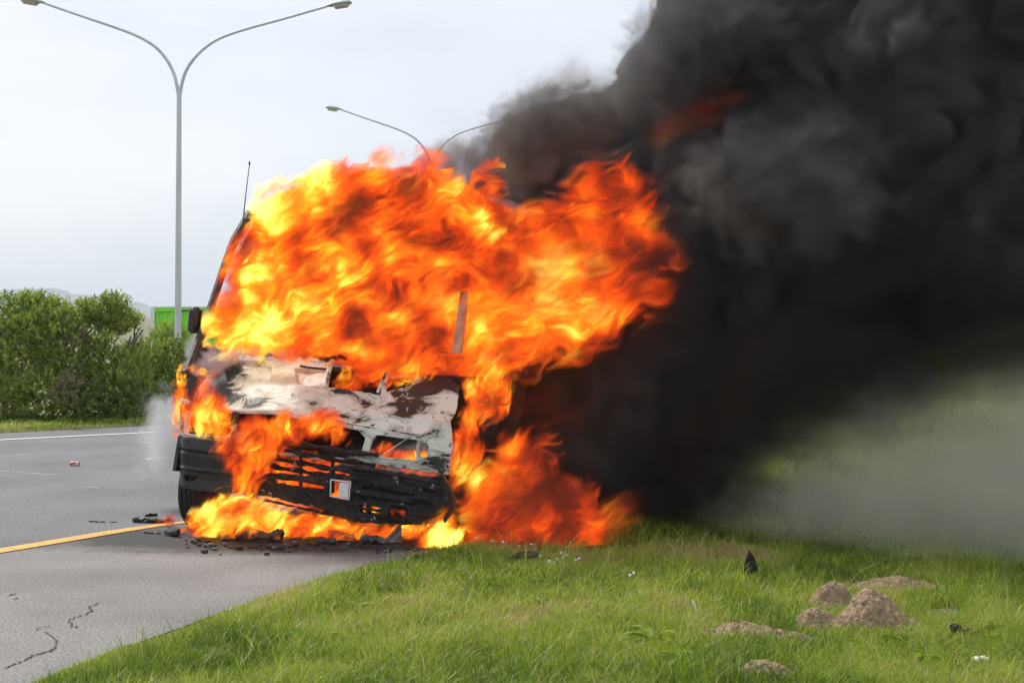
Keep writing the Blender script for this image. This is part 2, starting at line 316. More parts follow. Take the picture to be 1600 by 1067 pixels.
def set_tint(me, per_vertex):
    a = me.attributes.new('tint', 'FLOAT', 'POINT'); a.data.foreach_set('value', np.ascontiguousarray(per_vertex, np.float32))

# ------------------------------------------------------------------ geometry helpers for ordinary parts
class MB:
    def __init__(s): s.v = []; s.f = []
    def add(s, v, f):
        n = len(s.v); s.v += [tuple(p) for p in v]; s.f += [tuple(i + n for i in q) for q in f]; return s
    def box(s, lo, hi, Mx=None, bev=0.0):
        x0, y0, z0 = lo; x1, y1, z1 = hi; b = min(bev, (x1 - x0) / 2.1, (y1 - y0) / 2.1, (z1 - z0) / 2.1)
        v = []
        if b <= 0:
            v = [(x, y, z) for z in (z0, z1) for x, y in ((x0, y0), (x1, y0), (x1, y1), (x0, y1))]
            f = [(0, 3, 2, 1), (4, 5, 6, 7), (0, 1, 5, 4), (1, 2, 6, 5), (2, 3, 7, 6), (3, 0, 4, 7)]
        else:
            def ring(z, i): return [(x0 + i, y0, z), (x1 - i, y0, z), (x1, y0 + i, z), (x1, y1 - i, z), (x1 - i, y1, z), (x0 + i, y1, z), (x0, y1 - i, z), (x0, y0 + i, z)]
            def ins(z): return [(x0 + b, y0 + b, z), (x1 - b, y0 + b, z), (x1 - b, y0 + b, z), (x1 - b, y1 - b, z), (x1 - b, y1 - b, z), (x0 + b, y1 - b, z), (x0 + b, y1 - b, z), (x0 + b, y0 + b, z)]
            v = ins(z0) + ring(z0 + b, b) + ring(z1 - b, b) + ins(z1); f = []
            for r in range(3):
                for i in range(8): f.append((r * 8 + i, r * 8 + (i + 1) % 8, r * 8 + 8 + (i + 1) % 8, r * 8 + 8 + i))
            f += [(0, 7, 6, 5, 4, 3, 2, 1)[:8], tuple(range(24, 32))]
        if Mx is not None: v = [tuple(Mx @ Vector(p)) for p in v]
        return s.add(v, f)
    def tube(s, pts, rad, n=10, caps=True):
        pts = [Vector(p) for p in pts]; rad = rad if isinstance(rad, (list, tuple)) else [rad] * len(pts); v = []; f = []; k = len(pts); up = None
        for i, p in enumerate(pts):
            d = (pts[min(i + 1, k - 1)] - pts[max(i - 1, 0)]).normalized()
            if up is None: up = Vector((0, 0, 1)) if abs(d.z) < .9 else Vector((1, 0, 0))
            a = d.cross(up).normalized(); up = a.cross(d).normalized()
            for j in range(n):
                t = 2 * math.pi * j / n; v.append(p + rad[i] * (math.cos(t) * a + math.sin(t) * up))
        for i in range(k - 1):
            for j in range(n): f.append((i * n + j, i * n + (j + 1) % n, (i + 1) * n + (j + 1) % n, (i + 1) * n + j))
        if caps: f += [tuple(range(n))[::-1], tuple((k - 1) * n + j for j in range(n))]
        return s.add(v, f)
    def prism(s, poly, depth_vec):
        n = len(poly); d = Vector(depth_vec); v = [Vector(p) for p in poly] + [Vector(p) + d for p in poly]
        f = [tuple(range(n)), tuple(range(2 * n - 1, n - 1, -1))] + [(i, i + n, (i + 1) % n + n, (i + 1) % n) for i in range(n)]
        return s.add(v, f)
    def build(s, name, m, parent=None, smooth=False, **k):
        import bmesh
        me = bpy.data.meshes.new(name); me.from_pydata(s.v, [], s.f)
        b = bmesh.new(); b.from_mesh(me); bmesh.ops.recalc_face_normals(b, faces=b.faces[:]); b.to_mesh(me); b.free()
        if smooth:
            me.polygons.foreach_set('use_smooth', [True] * len(me.polygons)); me.set_sharp_from_angle(angle=R(40))
        me.materials.append(m); return link(name, me, parent, **k)
def empty(name, loc=(0, 0, 0), rz=0, **k):
    o = link(name, None, **k); o.location = loc; o.rotation_euler = (0, 0, rz); o.empty_display_size = .2; return o
def strip(name, m, pts, w, z, **k):
    """a painted line along ground points; w = width or widths"""
    pts = [Vector((p[0], p[1], 0)) for p in pts]; v = []; f = []; n = len(pts); w = w if isinstance(w, list) else [w] * n
    for i, p in enumerate(pts):
        d = (pts[min(i + 1, n - 1)] - pts[max(i - 1, 0)]).normalized(); a = Vector((-d.y, d.x, 0)) * w[i] / 2
        v += [(p.x + a.x, p.y + a.y, z), (p.x - a.x, p.y - a.y, z)]
    for i in range(n - 1): f.append((2 * i, 2 * i + 1, 2 * i + 3, 2 * i + 2))
    b = MB(); b.add(v, f); return b.build(name, m, **k)

# ------------------------------------------------------------------ the setting: ground, road, markings, hills
def g2(x, y): p = gnd(x, y); return (p.x, p.y)
verge_edge = [(-3.6, -6), (-3.0, 3), g2(0, 1090), g2(50, 1067), g2(110, 1043), g2(190, 1012), g2(262, 987), g2(330, 962), g2(430, 928), g2(520, 903), g2(600, 884), g2(655, 869), (-.2, 11), (1.0, 12.8), (2.0, 16), (2.8, 22), (4.5, 40), (8, 80)]
far_edge = [(2, 82), (-1.5, 42), (-2.9, 27), g2(420, 656), g2(200, 667), g2(0, 677), g2(-400, 698), (-60, -8)]
paved = verge_edge + far_edge
yl = [(-9, 3.0), g2(-260, 905), g2(-120, 880), g2(0, 861), g2(60, 851), g2(120, 841), g2(180, 831), g2(240, 822), g2(300, 815), (-1.2, 13.3), (.8, 16.6), (1.7, 22), (3.2, 40), (6.8, 80)]
def H(x, y):
    """height of the bare ground"""
    x = np.asarray(x, np.float32); y = np.asarray(y, np.float32)
    d = poly_sd(x, y, paved)
    base = .035 + .035 * noise(x * .5, y * .5, 3) + .015 * noise(x * 2.1, y * 2.1, 8)
    right = np.clip(x + 1 - (y - 11) * 0.9, 0, 6) / 6
    base = base + right * (-.10 * np.exp(-((y - 11.2) / 1.2) ** 2)) + np.clip((x - 4.0) / 2, 0, 1) * np.clip(y - 15, 0, 40) * .06 * (y < 900)
    left = np.clip((y - 26) / 12, 0, 1) * np.clip((6 - x) / 6, 0, 1)
    base = base - .8 * left
    t = np.clip(-d / .12, 0, 1); t = t * t * (3 - 2 * t)
    sunk = -.06 + 0 * x
    return np.where(d > 0, sunk, sunk + (base + .06) * t)
def sheet(xs, ys, fn):
    X, Y = np.meshgrid(xs, ys, indexing='ij'); Z = fn(X, Y); v = np.stack([X, Y, Z], -1).reshape(-1, 3)
    n, k = len(xs), len(ys); i = (np.arange(n - 1)[:, None] * k + np.arange(k - 1)[None]).ravel()
    return v, np.stack([i, i + k, i + k + 1, i + 1], -1)
xs = np.concatenate([-np.geomspace(12, 3100, 24)[::-1], np.arange(-11.9, 12, .1), np.geomspace(12.1, 3100, 24)])
ys = np.concatenate([[-60, -20, -6], np.arange(1, 26, .1), np.geomspace(26.2, 3300, 40)])
v, f = sheet(xs, ys, H)
link('ground', mesh_np('ground', v, f, M['earth']), kind='structure')
import bmesh
def flat(name, m, poly, z, **k):
    b = MB(); b.add([(x, y, z) for x, y in poly], [tuple(range(len(poly)))]); return b.build(name, m, **k)
flat('shoulder_pavement', M['shoulder'], verge_edge + yl[::-1], 0.0, kind='structure')
flat('road', M['road'], yl + far_edge, 0.0, kind='structure')
strip('yellow_road_line', M['yellow'], yl[1:9], [.165, .165, .165, .165, .16, .155, .13, .10], .006, kind='structure')
strip('white_road_line', M['white'], [g2(-400, 711), g2(0, 687.5), g2(268, 674), g2(420, 666)], .11, .006, kind='structure')
strip('dashed_road_line', M['white'], [g2(228, 717.5), g2(300, 713.5)], .10, .006, kind='structure')
strip('dashed_road_line', M['white'], [g2(-240, 744), g2(-130, 737)], .10, .006, kind='structure')
for q in ([(0, 736), (60, 740), (90, 742)], [(125, 761), (155, 762)]):
    strip('road_scratch', M['white'], [g2(*p) for p in q], [.008, .012, .006][:len(q)], .004, kind='structure')
# cracks in the shoulder
def crack(pts, w):
    out = []
    for a, b in zip(pts, pts[1:]):
        for t in np.linspace(0, 1, 7)[:-1]:
            out.append((a[0] + (b[0] - a[0]) * t + random.uniform(-2.5, 2.5), a[1] + (b[1] - a[1]) * t + random.uniform(-1.2, 1.2)))
    out.append(pts[-1]); n = len(out)
    strip('pavement_crack', M['crack'], [g2(*p) for p in out], [.7 * w * (.35 + random.random()) * (1 if 0 < i < n - 1 else .1) for i in range(n)], .004, kind='structure')
M['crack'] = principled('crack_dirt', (.03, .028, .025), .95, (.07, .06, .045), 20)  # dark earthy tone of the crack strips
crack([(4, 1046), (30, 1036), (52, 1024), (78, 1018), (88, 1010)], .02); crack([(56, 984), (68, 980), (80, 978)], .012)
crack([(66, 986), (78, 992), (90, 1000), (86, 1010)], .012); crack([(156, 941), (140, 948), (144, 956), (122, 963), (108, 968), (112, 978), (122, 981)], .016)
crack([(12, 931), (26, 926)], .022); crack([(20, 937), (28, 934)], .012); crack([(380, 880), (420, 878), (470, 884)], .006); crack([(540, 886), (580, 882), (596, 880)], .008)
# hills far off
hv = [(-3000, 505), (-400, 470), (-200, 463), (-60, 466), (0, 459), (20, 462), (45, 461), (62, 456), (72, 452), (90, 451), (108, 455), (114, 460), (135, 461), (160, 463), (175, 468), (195, 471), (218, 474), (232, 480), (290, 486), (420, 492)]
D = 2600; rng = np.random.default_rng(3); tx = np.arange(-3000, 420, 2.0); ty = np.interp(tx, [p[0] for p in hv], [p[1] for p in hv])
ty = ty - np.abs(noise(tx * .11, 0, 4)) * 2.0 - np.abs(noise(tx * .3, 0, 9)) * 1.2
top = np.array([tuple(at(a, b, D)) for a, b in zip(tx, ty)]); rows = []
for k in range(9):
    t = k / 8; r = top.copy(); r[:, 1] = D - 700 * (1 - t) + 60 * noise(top[:, 0] * .01, k, 0); r[:, 2] = -2 + (top[:, 2] + 2) * (math.sin(t * math.pi / 2)) * (1 + .0 * t)
    r[:, 2] += (1 - t) * t * 25 * noise(top[:, 0] * .012, k * .8, 2); rows.append(r)
v = np.concatenate(rows); n = len(tx); i = (np.arange(8)[:, None] * n + np.arange(n - 1)[None]).ravel()
link('hills', mesh_np('hills', v, np.stack([i, i + 1, i + n + 1, i + n], -1), M['hill']), kind='structure')
print('setting', time.time() - T0)

# ------------------------------------------------------------------ street lamps
def make_lamp():
    """local frame: arms along X, origin at the foot; 8.2 m tall"""
    r = empty('street_lamp')
    MB().tube([(0, 0, 0), (0, 0, 1.2), (0, 0, 6.36)], [.085, .075, .05], 12).build('pole', M['steel'], r, True)
    MB().tube([(0, 0, 0.0), (0, 0, .9)], [.115, .105], 12).build('pole_base', M['steel'], r, True)
    MB().box((-.05, -.13, .55), (.05, -.105, .85), None, .004).build('access_door', M['steel'], r)
    for s, L_ in ((-1, 1.0), (1, 1.08)):
        # measured curves: leave the pole upright, bend outwards, run on nearly straight
        prof = ((279.6, 156), (277, 138), (272, 118), (262, 98), (244, 77), (218, 61), (185, 48), (130, 30), (70, 10)) if s < 0 else ((280.4, 156), (283, 138), (289, 116), (300, 97), (318, 78), (342, 62), (380, 48), (440, 31), (508, 11))
        pts = [((x - 280) * .0135, 0, (490 - z) * .0135 + 1.82) for x, z in prof]
        # smooth it
        P_ = [Vector(p) for p in pts]; out = []
        for i in range(len(P_) - 1):
            p0, p1, p2, p3 = P_[max(i - 1, 0)], P_[i], P_[i + 1], P_[min(i + 2, len(P_) - 1)]
            for t in np.linspace(0, 1, 6)[:-1]:
                out.append(.5 * ((2 * p1) + (p2 - p0) * t + (2 * p0 - 5 * p1 + 4 * p2 - p3) * t * t + (3 * p1 - p0 - 3 * p2 + p3) * t ** 3))
        out.append(P_[-1]); k = len(out)
        MB().tube(out, [.04 - .016 * i / k for i in range(k)], 8).build('arm', M['steel'], r, True)
        e = P_[-1]; ang = math.atan2(.36, 1.05) * s
        Mx = Matrix.Translation(e) @ Matrix.Rotation(-ang * .45, 4, 'Y')
        def head(x0, x1, top_, bot, wd): return [(s * x0, 0, top_), (s * x1, 0, bot)]
        b = MB(); sec = [(0, .035, .03, .05), (.06, .05, .05, .08), (.16, .085, .06, .13), (.36, .09, .05, .14), (.5, .075, .035, .12), (.54, .03, .02, .08)]
        v = []; f = []; n = 8
        for (x, tz, bz, wy) in sec:
            for j in range(n):
                t = 2 * math.pi * j / n + math.pi / 8; v.append(Mx @ Vector((s * x, wy * math.cos(t), (tz if math.sin(t) > 0 else 0.0) * math.sin(t))))
        for i in range(len(sec) - 1):
            for j in range(n): f.append((i * n + j, i * n + (j + 1) % n, (i + 1) * n + (j + 1) % n, (i + 1) * n + j))
        f += [tuple(range(n)), tuple((len(sec) - 1) * n + j for j in range(n))]
        h = b.add(v, f).build('lamp_head', M['housing'], r, True)
        b = MB(); v = []; f = []; sec = [(.15, .11, .01), (.19, .12, .075), (.44, .11, .07), (.5, .09, .01)]
        for (x, wy, dz) in sec:
            for j in range(6):
                t = math.pi * j / 5; v.append(Mx @ Vector((s * x, wy * math.cos(t), -.006 - dz * math.sin(t) ** .6)))
        for i in range(3):
            for j in range(5): f.append((i * 6 + j, i * 6 + j + 1, i * 6 + 7 + j, i * 6 + 6 + j))
            f.append((i * 6 + 5, i * 6, i * 6 + 6, i * 6 + 11))
        f += [(0, 1, 2, 3, 4, 5), (18, 19, 20, 21, 22, 23)]
        b.add(v, f).build('lens', M['lens'], h, True)
    return r
def copy_tree(o, parent=None):
    c = o.copy(); C.objects.link(c)
    if parent: c.parent = parent
    for ch in [x for x in o.children]: copy_tree(ch, c)
    return c
lamp = make_lamp(); lamp['category'] = 'street lamp'; lamp['group'] = 'double armed lamps along the median'
lamp2 = copy_tree(lamp)
lamp['label'] = 'tall galvanised street lamp with two curved arms, its whole pole in view against pale sky'
lamp2['label'] = 'more distant street lamp, its pole hidden by flames, one head above the fire'
p = at(277, 490, 30.0); lamp.location = (p.x, 30.0, -.12); lamp.scale = (1, 1, 1)
p = at(675, 490, 45.6); lamp2.location = (p.x, 45.6, -.15); lamp2.rotation_euler = (0, 0, R(6))
lamp.rotation_euler = (0, R(.55), R(0))

# ------------------------------------------------------------------ green shipping container
ct = empty('shipping_container', (at(237, 500, 42).x, 42, -.72), R(-4), label='bright green corrugated shipping container standing behind the roadside bushes', cat='container')
Wc, Hc, Lc = 6.06, 2.59, 2.44
M['green'] = principled('green_container_paint', (.24, .80, .03), .5, (.20, .70, .04), 1.5, 4)
M['rail_white'] = principled('white_rail_paint', (.75, .77, .76), .6)
prof = []; x = .12
while x < Wc - .16:
    prof += [(x, 0), (x + .07, 0), (x + .11, .036), (x + .19, .036), (x + .23, 0)]; x += .23
v = []; f = []
for (a, d) in prof: v += [(a, .02 + d, .14), (a, .02 + d, Hc - .12)]
for i in range(len(prof) - 1): f.append((2 * i, 2 * i + 2, 2 * i + 3, 2 * i + 1))
MB().add(v, f).build('corrugated_side', M['green'], ct)
MB().box((.1, .06, .14), (Wc - .1, Lc - .05, Hc - .02)).build('container_body', M['green'], ct)
MB().box((0.02, -.01, Hc - .12), (Wc - .02, .06, Hc + .0), None, .01).build('top_rail', M['green'], ct)
MB().box((0.0, -.0, Hc + .002), (Wc, Lc, Hc + .05), None, .01).build('roof_edge', M['rail_white'], ct)
MB().box((0.02, -.01, 0), (Wc - .02, .06, .14), None, .01).build('bottom_rail', M['green'], ct)
for x in (0, Wc - .12): MB().box((x - .02, -.02, .0), (x + .1, .12, Hc - .002), None, .01).build('corner_post', M['rail_white'], ct)
for x in (.9, 2.3, 3.7, 5.1): MB().box((x, -.016, Hc - .10), (x + .3, -.011, Hc - .06)).build('lashing_slot', M['soot_metal'], ct)

# ------------------------------------------------------------------ grass and low plants
bare = [(g2(1165, 1006), .26, .09), (g2(1240, 1014), .13, .06), (g2(1200, 1072), .15, .10), (g2(1275, 990), .15, .12), (g2(1365, 985), .26, .16), (g2(1300, 955), .13, .10), (g2(1405, 930), .34, .12), (g2(1480, 968), .10, .12)]
def blades(n, pxr, pyr, hgt, wid, keep=None, seed=1, straw=False):
    rg = np.random.default_rng(seed); px = rg.uniform(*pxr, n); py = rg.uniform(*pyr, n)
    u, v_ = (px - 800) / FPX, (533.5 - py) / FPX; cp, sp = math.cos(PITCH), math.sin(PITCH)
    y = cp + v_ * sp; z = v_ * cp - sp; t = -CAM_Z / z; X, Y = (u * t).astype(np.float32), (y * t).astype(np.float32)
    d = poly_sd(X, Y, paved); edge = -d + .05 * noise(X * 3, Y * 3, 5) + .03 * noise(X * 9, Y * 9, 5)
    ok = (edge > .05) & (rg.random(n) < np.clip((edge - .02) / .12, .12, 1))
    dry = fbm(X * 1.1 + 4, Y * .7, 1.0, 4) + (.30 + .25 * noise(X * 3, Y * 3, 2)) * np.exp(-((Y - 10.05 + .25 * X) / .45) ** 2) * np.clip((X + 1.1) / .4, 0, 1) * np.clip((2.6 - X) / 1.6, 0, 1)
    ok &= rg.random(n) > np.clip((dry - .22) * 2.5, 0, .7)
    for (c, rx, ry) in bare:
        if rx: ok &= (((X - c[0]) / rx) ** 2 + ((Y - c[1]) / max(ry * 1.2, .01)) ** 2 + .5 * noise(X * 7, Y * 5, 2)) > 1
    if keep: ok &= keep(X, Y)
    X, Y, d, dry = X[ok], Y[ok], d[ok], dry[ok]; n = len(X); Z = H(X, Y)
    tuft = fbm(X * 2.6, Y * 2.6, 7.0, 4, .65)
    h = hgt * (0.55 + .9 * rg.random(n)) * (1 + 1.3 * np.clip(tuft, -.5, .8)) * np.clip(-d / .35, .35, 1); h = np.maximum(h, .015)
    w = wid * (.7 + .7 * rg.random(n)) * np.clip(Y / 8, .8, 3)
    a = rg.uniform(0, 2 * np.pi, n); la = rg.uniform(0, 2 * np.pi, n); ln = h * rg.uniform(.1, 1.5, n)
    sx, sy = np.cos(a) * w / 2, np.sin(a) * w / 2; lx, ly = np.cos(la) * ln + .05 * h, np.sin(la) * ln
    V = np.empty((n, 5, 3), np.float32)
    V[:, 0] = np.stack([X - sx, Y - sy, Z - .01], 1); V[:, 1] = np.stack([X + sx, Y + sy, Z - .01], 1)
    V[:, 2] = np.stack([X - sx * .8 + lx * .35, Y - sy * .8 + ly * .35, Z + h * .6], 1); V[:, 3] = np.stack([X + sx * .8 + lx * .35, Y + sy * .8 + ly * .35, Z + h * .6], 1)
    V[:, 4] = np.stack([X + lx, Y + ly, Z + h], 1)
    i = (np.arange(n) * 5)[:, None]; F = np.stack([i + [0, 1, 3], i + [0, 3, 2], i + [2, 3, 4]], 1).reshape(-1, 3)
    tint = np.clip(.36 + .20 * rg.normal(size=n) * .8 + 1.1 * np.clip(dry, -.25, .5) + .25 * tuft + (rg.random(n) < .10 + .25 * np.clip(dry, 0, 1)) * .5, 0, 1)
    if straw: tint = rg.uniform(.75, 1, n)
    return V.reshape(-1, 3), F, np.repeat(tint, 5)
def grass(name, parts, **k):
    v, f, t, o = [], [], [], 0
    for a, b, c in parts: v.append(a); f.append(b + o); t.append(c); o += len(a)
    me = mesh_np(name, np.concatenate(v), np.concatenate(f), M['grass'], False); set_tint(me, np.concatenate(t)); return link(name, me, **k)
grass('verge_grass', [blades(250000, (-250, 1900), (838, 1130), .047, .0046, seed=1), blades(26000, (-250, 1900), (835, 1120), .075, .007, seed=2, keep=lambda X, Y: fbm(X * 1.3, Y * 1.3, 2., 2) > .05), blades(26000, (-250, 1900), (850, 1125), .035, .005, seed=5, straw=True), blades(9000, (-250, 1900), (850, 1125), .13, .004, seed=6)],
      kind='stuff', label='bright green verge grass with dry straw patches beside the paved shoulder')
grass('far_slope_grass', [blades(120000, (850, 2000), (560, 840), .10, .006, seed=3), ], kind='stuff', label='grass on the slope seen through thin smoke')
grass('roadside_grass', [blades(26000, (-300, 700), (655, 682), .05, .010, seed=4, keep=lambda X, Y: Y > 18)], kind='stuff', label='low strip of grass between the far road edge and the bushes')
print('grass', time.time() - T0)
# ------------------------------------------------------------------ bushes
def foliage(blobs, Y, seed, per=520, dry=0.0, leaf=.048, lw=.012, tint0=.5):
    rg = np.random.default_rng(seed); V, T = [], []
    s = Y / FPX
    for (cx, cy, rx, rz, *rest) in blobs:
        c = np.array(at(cx, cy, Y + (rest[0] if rest else 0))); r = np.array([rx * s, max(rx, rz) * s * .8, rz * s]); n = int(per * (rx * rz * s * s / .25) ** .75)
        d = rg.normal(size=(n, 3)); d /= np.linalg.norm(d, axis=1)[:, None]
        lump = 1 + .28 * noise(d[:, 0] * 2.2 + cx, d[:, 1] * 2.2 + cy, d[:, 2] * 2.2)
        k = (1 - np.abs(rg.normal(size=n)) * .16) * lump
        p = c + d * r * k[:, None]
        up = d * .7 + np.array([0, 0, .8]) + rg.normal(size=(n, 3)) * .35; up /= np.linalg.norm(up, axis=1)[:, None]
        m = 13; t = rg.uniform(0, 1, (n, m)); L_ = (.10 + .09 * rg.random(n))[:, None]
        q = p[:, None] + up[:, None] * (t * L_)[..., None]
        o = up[:, None] * .8 + rg.normal(size=(n, m, 3)) * .62; o /= np.linalg.norm(o, axis=2)[..., None]
        side = np.cross(o, rg.normal(size=(n, m, 3))); side /= np.linalg.norm(side, axis=2)[..., None]
        l = leaf * rg.uniform(.6, 1.3, (n, m, 1)); w = lw * rg.uniform(.7, 1.4, (n, m, 1))
        v = np.stack([q, q + o * l * .5 + side * w, q + o * l, q + o * l * .5 - side * w], 2).reshape(-1, 3); V.append(v)
        tt = tint0 + .16 * rg.normal(size=n)[:, None] + .1 * rg.normal(size=(n, m)) + .25 * (t - .5) + .12 * math.sin(cx * .37)
        T.append(np.repeat(np.clip(tt, 0, 1).ravel(), 4))
    V = np.concatenate(V); V[:, 2] = np.maximum(V[:, 2], -.7); n = len(V) // 4; return V, (np.arange(n) * 4)[:, None] + np.arange(4)[None], np.concatenate(T)
def shrub(blobs, Y, seed, label, stems, m='bush', per=420, group='shrubs along the far side of the road', twigs=0, foot=None, **k):
    base = at(foot[0], foot[1], Y) if foot else at(np.mean([b[0] for b in blobs]), 660, Y)
    zb = float(H([base.x], [Y])[0]) ; r = empty('roadside_shrub', (base.x, Y, zb), label=label, cat='shrub', group=group)
    v, f, t = foliage(blobs, Y, seed, per, **k); v = v - np.array([base.x, Y, zb])
    me = mesh_np('crown', v, f, M[m], False); set_tint(me, t); link('crown', me, r)
    rg = random.Random(seed); b = MB()
    def limb(p, d, L_, rad, dep):
        pts = [p]; q = p.copy(); dd = d.copy()
        for i in range(4):
            dd = (dd + Vector((rg.uniform(-.3, .3), rg.uniform(-.3, .3), rg.uniform(-.12, .25)))).normalized(); q = q + dd * L_ / 4; pts.append(q.copy())
        b.tube(pts, [rad * (1 - .16 * i) for i in range(5)], 5)
        if dep > 0:
            for j in range(3): limb(pts[1 + j].copy(), (dd + Vector((rg.uniform(-1, 1), rg.uniform(-.7, .7), rg.uniform(-.3, .3)))).normalized(), L_ * .42, rad * .5, dep - 1)
    for (sx, sy, ex, ey) in stems:
        a = at(sx, sy, Y) - Vector((base.x, Y, zb)); e = at(ex, ey, Y) - Vector((base.x, Y, zb)); a.z = max(a.z, 0); limb(a, (e - a).normalized(), (e - a).length, .035, 2 + twigs)
    b.build('trunk', M['bark'], r); return r
S1 = [(-40, 560, 60, 60, 0), (-10, 520, 45, 42, .3), (30, 590, 60, 55, -.4), (-30, 625, 70, 42, -.5), (15, 495, 36, 30, .3), (40, 545, 45, 45, 0)]
shrub(S1, 22.9, 1, 'dense green shrub at the left end of the roadside row, almost hiding the hill', [(10, 660, -10, 520), (30, 660, 40, 540)])
S2 = [(62, 492, 42, 26, .3), (95, 508, 28, 24, 0), (50, 475, 18, 12, .2), (95, 545, 40, 40, -.2), (115, 590, 45, 45, -.4), (75, 620, 55, 40, -.6), (130, 635, 50, 26, -.6), (60, 520, 50, 40, 0), (88, 484, 14, 12, .2)]
shrub(S2, 22.8, 2, 'rounded green shrub with the highest crown of the roadside row, against the blue hill', [(80, 660, 70, 500), (100, 660, 110, 540)])
S3 = [(163, 492, 30, 17, 0), (135, 488, 20, 13, 0), (178, 480, 18, 13, 0), (190, 505, 22, 11, 0), (150, 510, 24, 11, 0), (178, 516, 18, 10, 0), (207, 502, 9, 6, 0)]
shrub(S3, 23.2, 3, 'open windswept shrub with a flat tuft of leaves above bare tangled branches', [(165, 655, 160, 505), (170, 640, 205, 510), (172, 610, 235, 520), (168, 600, 130, 505), (175, 590, 190, 520)], per=520, foot=(168, 660), twigs=1)
S4 = [(155, 575, 32, 35, 0), (150, 620, 40, 38, -.3), (185, 620, 36, 38, -.4), (205, 585, 26, 30, 0), (215, 630, 26, 28, -.3), (160, 545, 18, 16, 0)]
shrub(S4, 22.6, 4, 'low mixed green shrub below the bare branches, near the white smoke', [(170, 660, 150, 560), (180, 660, 200, 570)], tint0=.35)
S5 = [(232, 565, 34, 26, 0), (250, 590, 32, 36, -.2), (222, 600, 30, 34, -.3), (262, 560, 22, 22, .2), (285, 580, 26, 45, .3), (240, 630, 40, 26, -.3), (310, 600, 30, 40, .3)]
shrub(S5, 24.5, 5, 'olive green shrub in front of the container, closest to the burning van', [(240, 650, 230, 560), (255, 650, 270, 560)], tint0=.42)
S6 = [(262, 523, 24, 16, 0), (275, 535, 26, 22, 0), (248, 540, 18, 14, 0), (290, 545, 24, 24, 0)]
shrub(S6, 34, 6, 'distant wispy bush whose tip overlaps the lower part of the green container', [(265, 600, 262, 520)], tint0=.5, foot=(265, 600), per=300)
S7 = [(212, 545, 20, 10, 0), (196, 560, 22, 14, 0), (225, 560, 16, 14, 0)]
shrub(S7, 38, 7, 'small grey-green bush far behind the tangle of bare branches', [(210, 590, 212, 545)], foot=(210, 590), per=260, tint0=.15)
S8 = [(-110, 540, 70, 60, 0), (-130, 610, 80, 60, -.3), (-190, 560, 70, 70, 0), (-260, 590, 80, 80, 0)]
shrub(S8, 23.2, 8, 'green shrub continuing the roadside row beyond its left end', [(-120, 660, -110, 560)], per=260)
# dry brown patch inside the row
S9 = [(98, 617, 16, 12, -1.0), (110, 600, 12, 9, -1.0), (125, 530, 16, 10, .2)]
shrub(S9, 22.3, 9, 'withered brown shrub caught low among the green ones', [(100, 655, 95, 600), (100, 650, 120, 590), (104, 650, 80, 610)], m='bush_dry', per=150, foot=(100, 660))
print('bushes', time.time() - T0)

# ------------------------------------------------------------------ verge: weeds, soil, litter
def weed(px, py, n, L_, seed, label, tint=.35):
    p = gnd(px, py); z = float(H([p.x], [p.y])[0]); r = random.Random(seed); V = []; F = []
    for k in range(n):
        a = r.uniform(0, 6.28); l = L_ * r.uniform(.6, 1.1); w = L_ * .13 * r.uniform(.7, 1.2); rise = r.uniform(.5, 1.1); o = len(V); d = Vector((math.cos(a), math.sin(a), 0)); s = Vector((-d.y, d.x, 0))
        for i in range(6):
            t = i / 5; c = d * l * t + Vector((0, 0, .01 + l * (rise * t - rise * .9 * t * t))); ww = w * math.sin(math.pi * min(.97, .12 + .85 * t)) ** .8
            V += [c + s * ww, c + Vector((0, 0, -.006)), c - s * ww]
        for i in range(5): F += [(o + 3 * i, o + 3 * i + 1, o + 3 * i + 4, o + 3 * i + 3), (o + 3 * i + 1, o + 3 * i + 2, o + 3 * i + 5, o + 3 * i + 4)]
    me = bpy.data.meshes.new('broadleaf_weed'); me.from_pydata(V, [], F); me.materials.append(M['grass']); set_tint(me, np.full(len(V), tint) + .08 * RNG.normal(size=len(V)))
    me.polygons.foreach_set('use_smooth', [True] * len(me.polygons))
    return link('broadleaf_weed', me, label=label, cat='weed', group='broad leaved weeds in the verge', loc=(p.x, p.y, z + .02))
for i, (x, y, n, l, lb) in enumerate([
    (1018, 1022, 5, .17, 'tall arching weed with long ribbon leaves, left of the bare soil strip at the bottom'), (1058, 1052, 6, .11, 'weed with a dark drooping leaf close to the bottom soil heap'),
    (650, 884, 8, .09, 'small flat weed right where the pavement tip meets the verge'), (700, 888, 9, .09, 'low rosette weed just below the brightest ground flames'),
    (745, 880, 9, .09, 'pale leaved weed on the crest of the verge in front of the fire'), (690, 905, 8, .08, 'dark green rosette on the pavement side of the crest'),
    (800, 905, 8, .08, 'weed beside the burnt clod on the verge'), (840, 925, 8, .08, 'weed below the white ash crumbs'), (765, 925, 7, .08, 'weed beside a dry twig on the crest'),
    (1450, 1045, 8, .10, 'upright weed in the bright grass between black lump and white litter'), (1395, 1012, 8, .08, 'weed at the foot of the largest soil heap'),
    (560, 965, 8, .09, 'broad leaved weed halfway down the verge near the pavement edge'), (505, 1010, 8, .10, 'broad leaved weed low in the middle grass'),
    (840, 960, 7, .07, 'small weed near the dry straw patch'), (1560, 1000, 8, .10, 'leafy weed near the frame edge above the white litter'), (985, 1000, 7, .09, 'weed left of the tall arching one'),
    (86, 1002, 5, .035, 'tiny weed growing out of the pavement crack'), (78, 990, 5, .03, 'topmost tiny weed in the pavement crack')]):
    weed(x, y, n, l, i, lb, .3 + .1 * math.sin(i * 2.3))
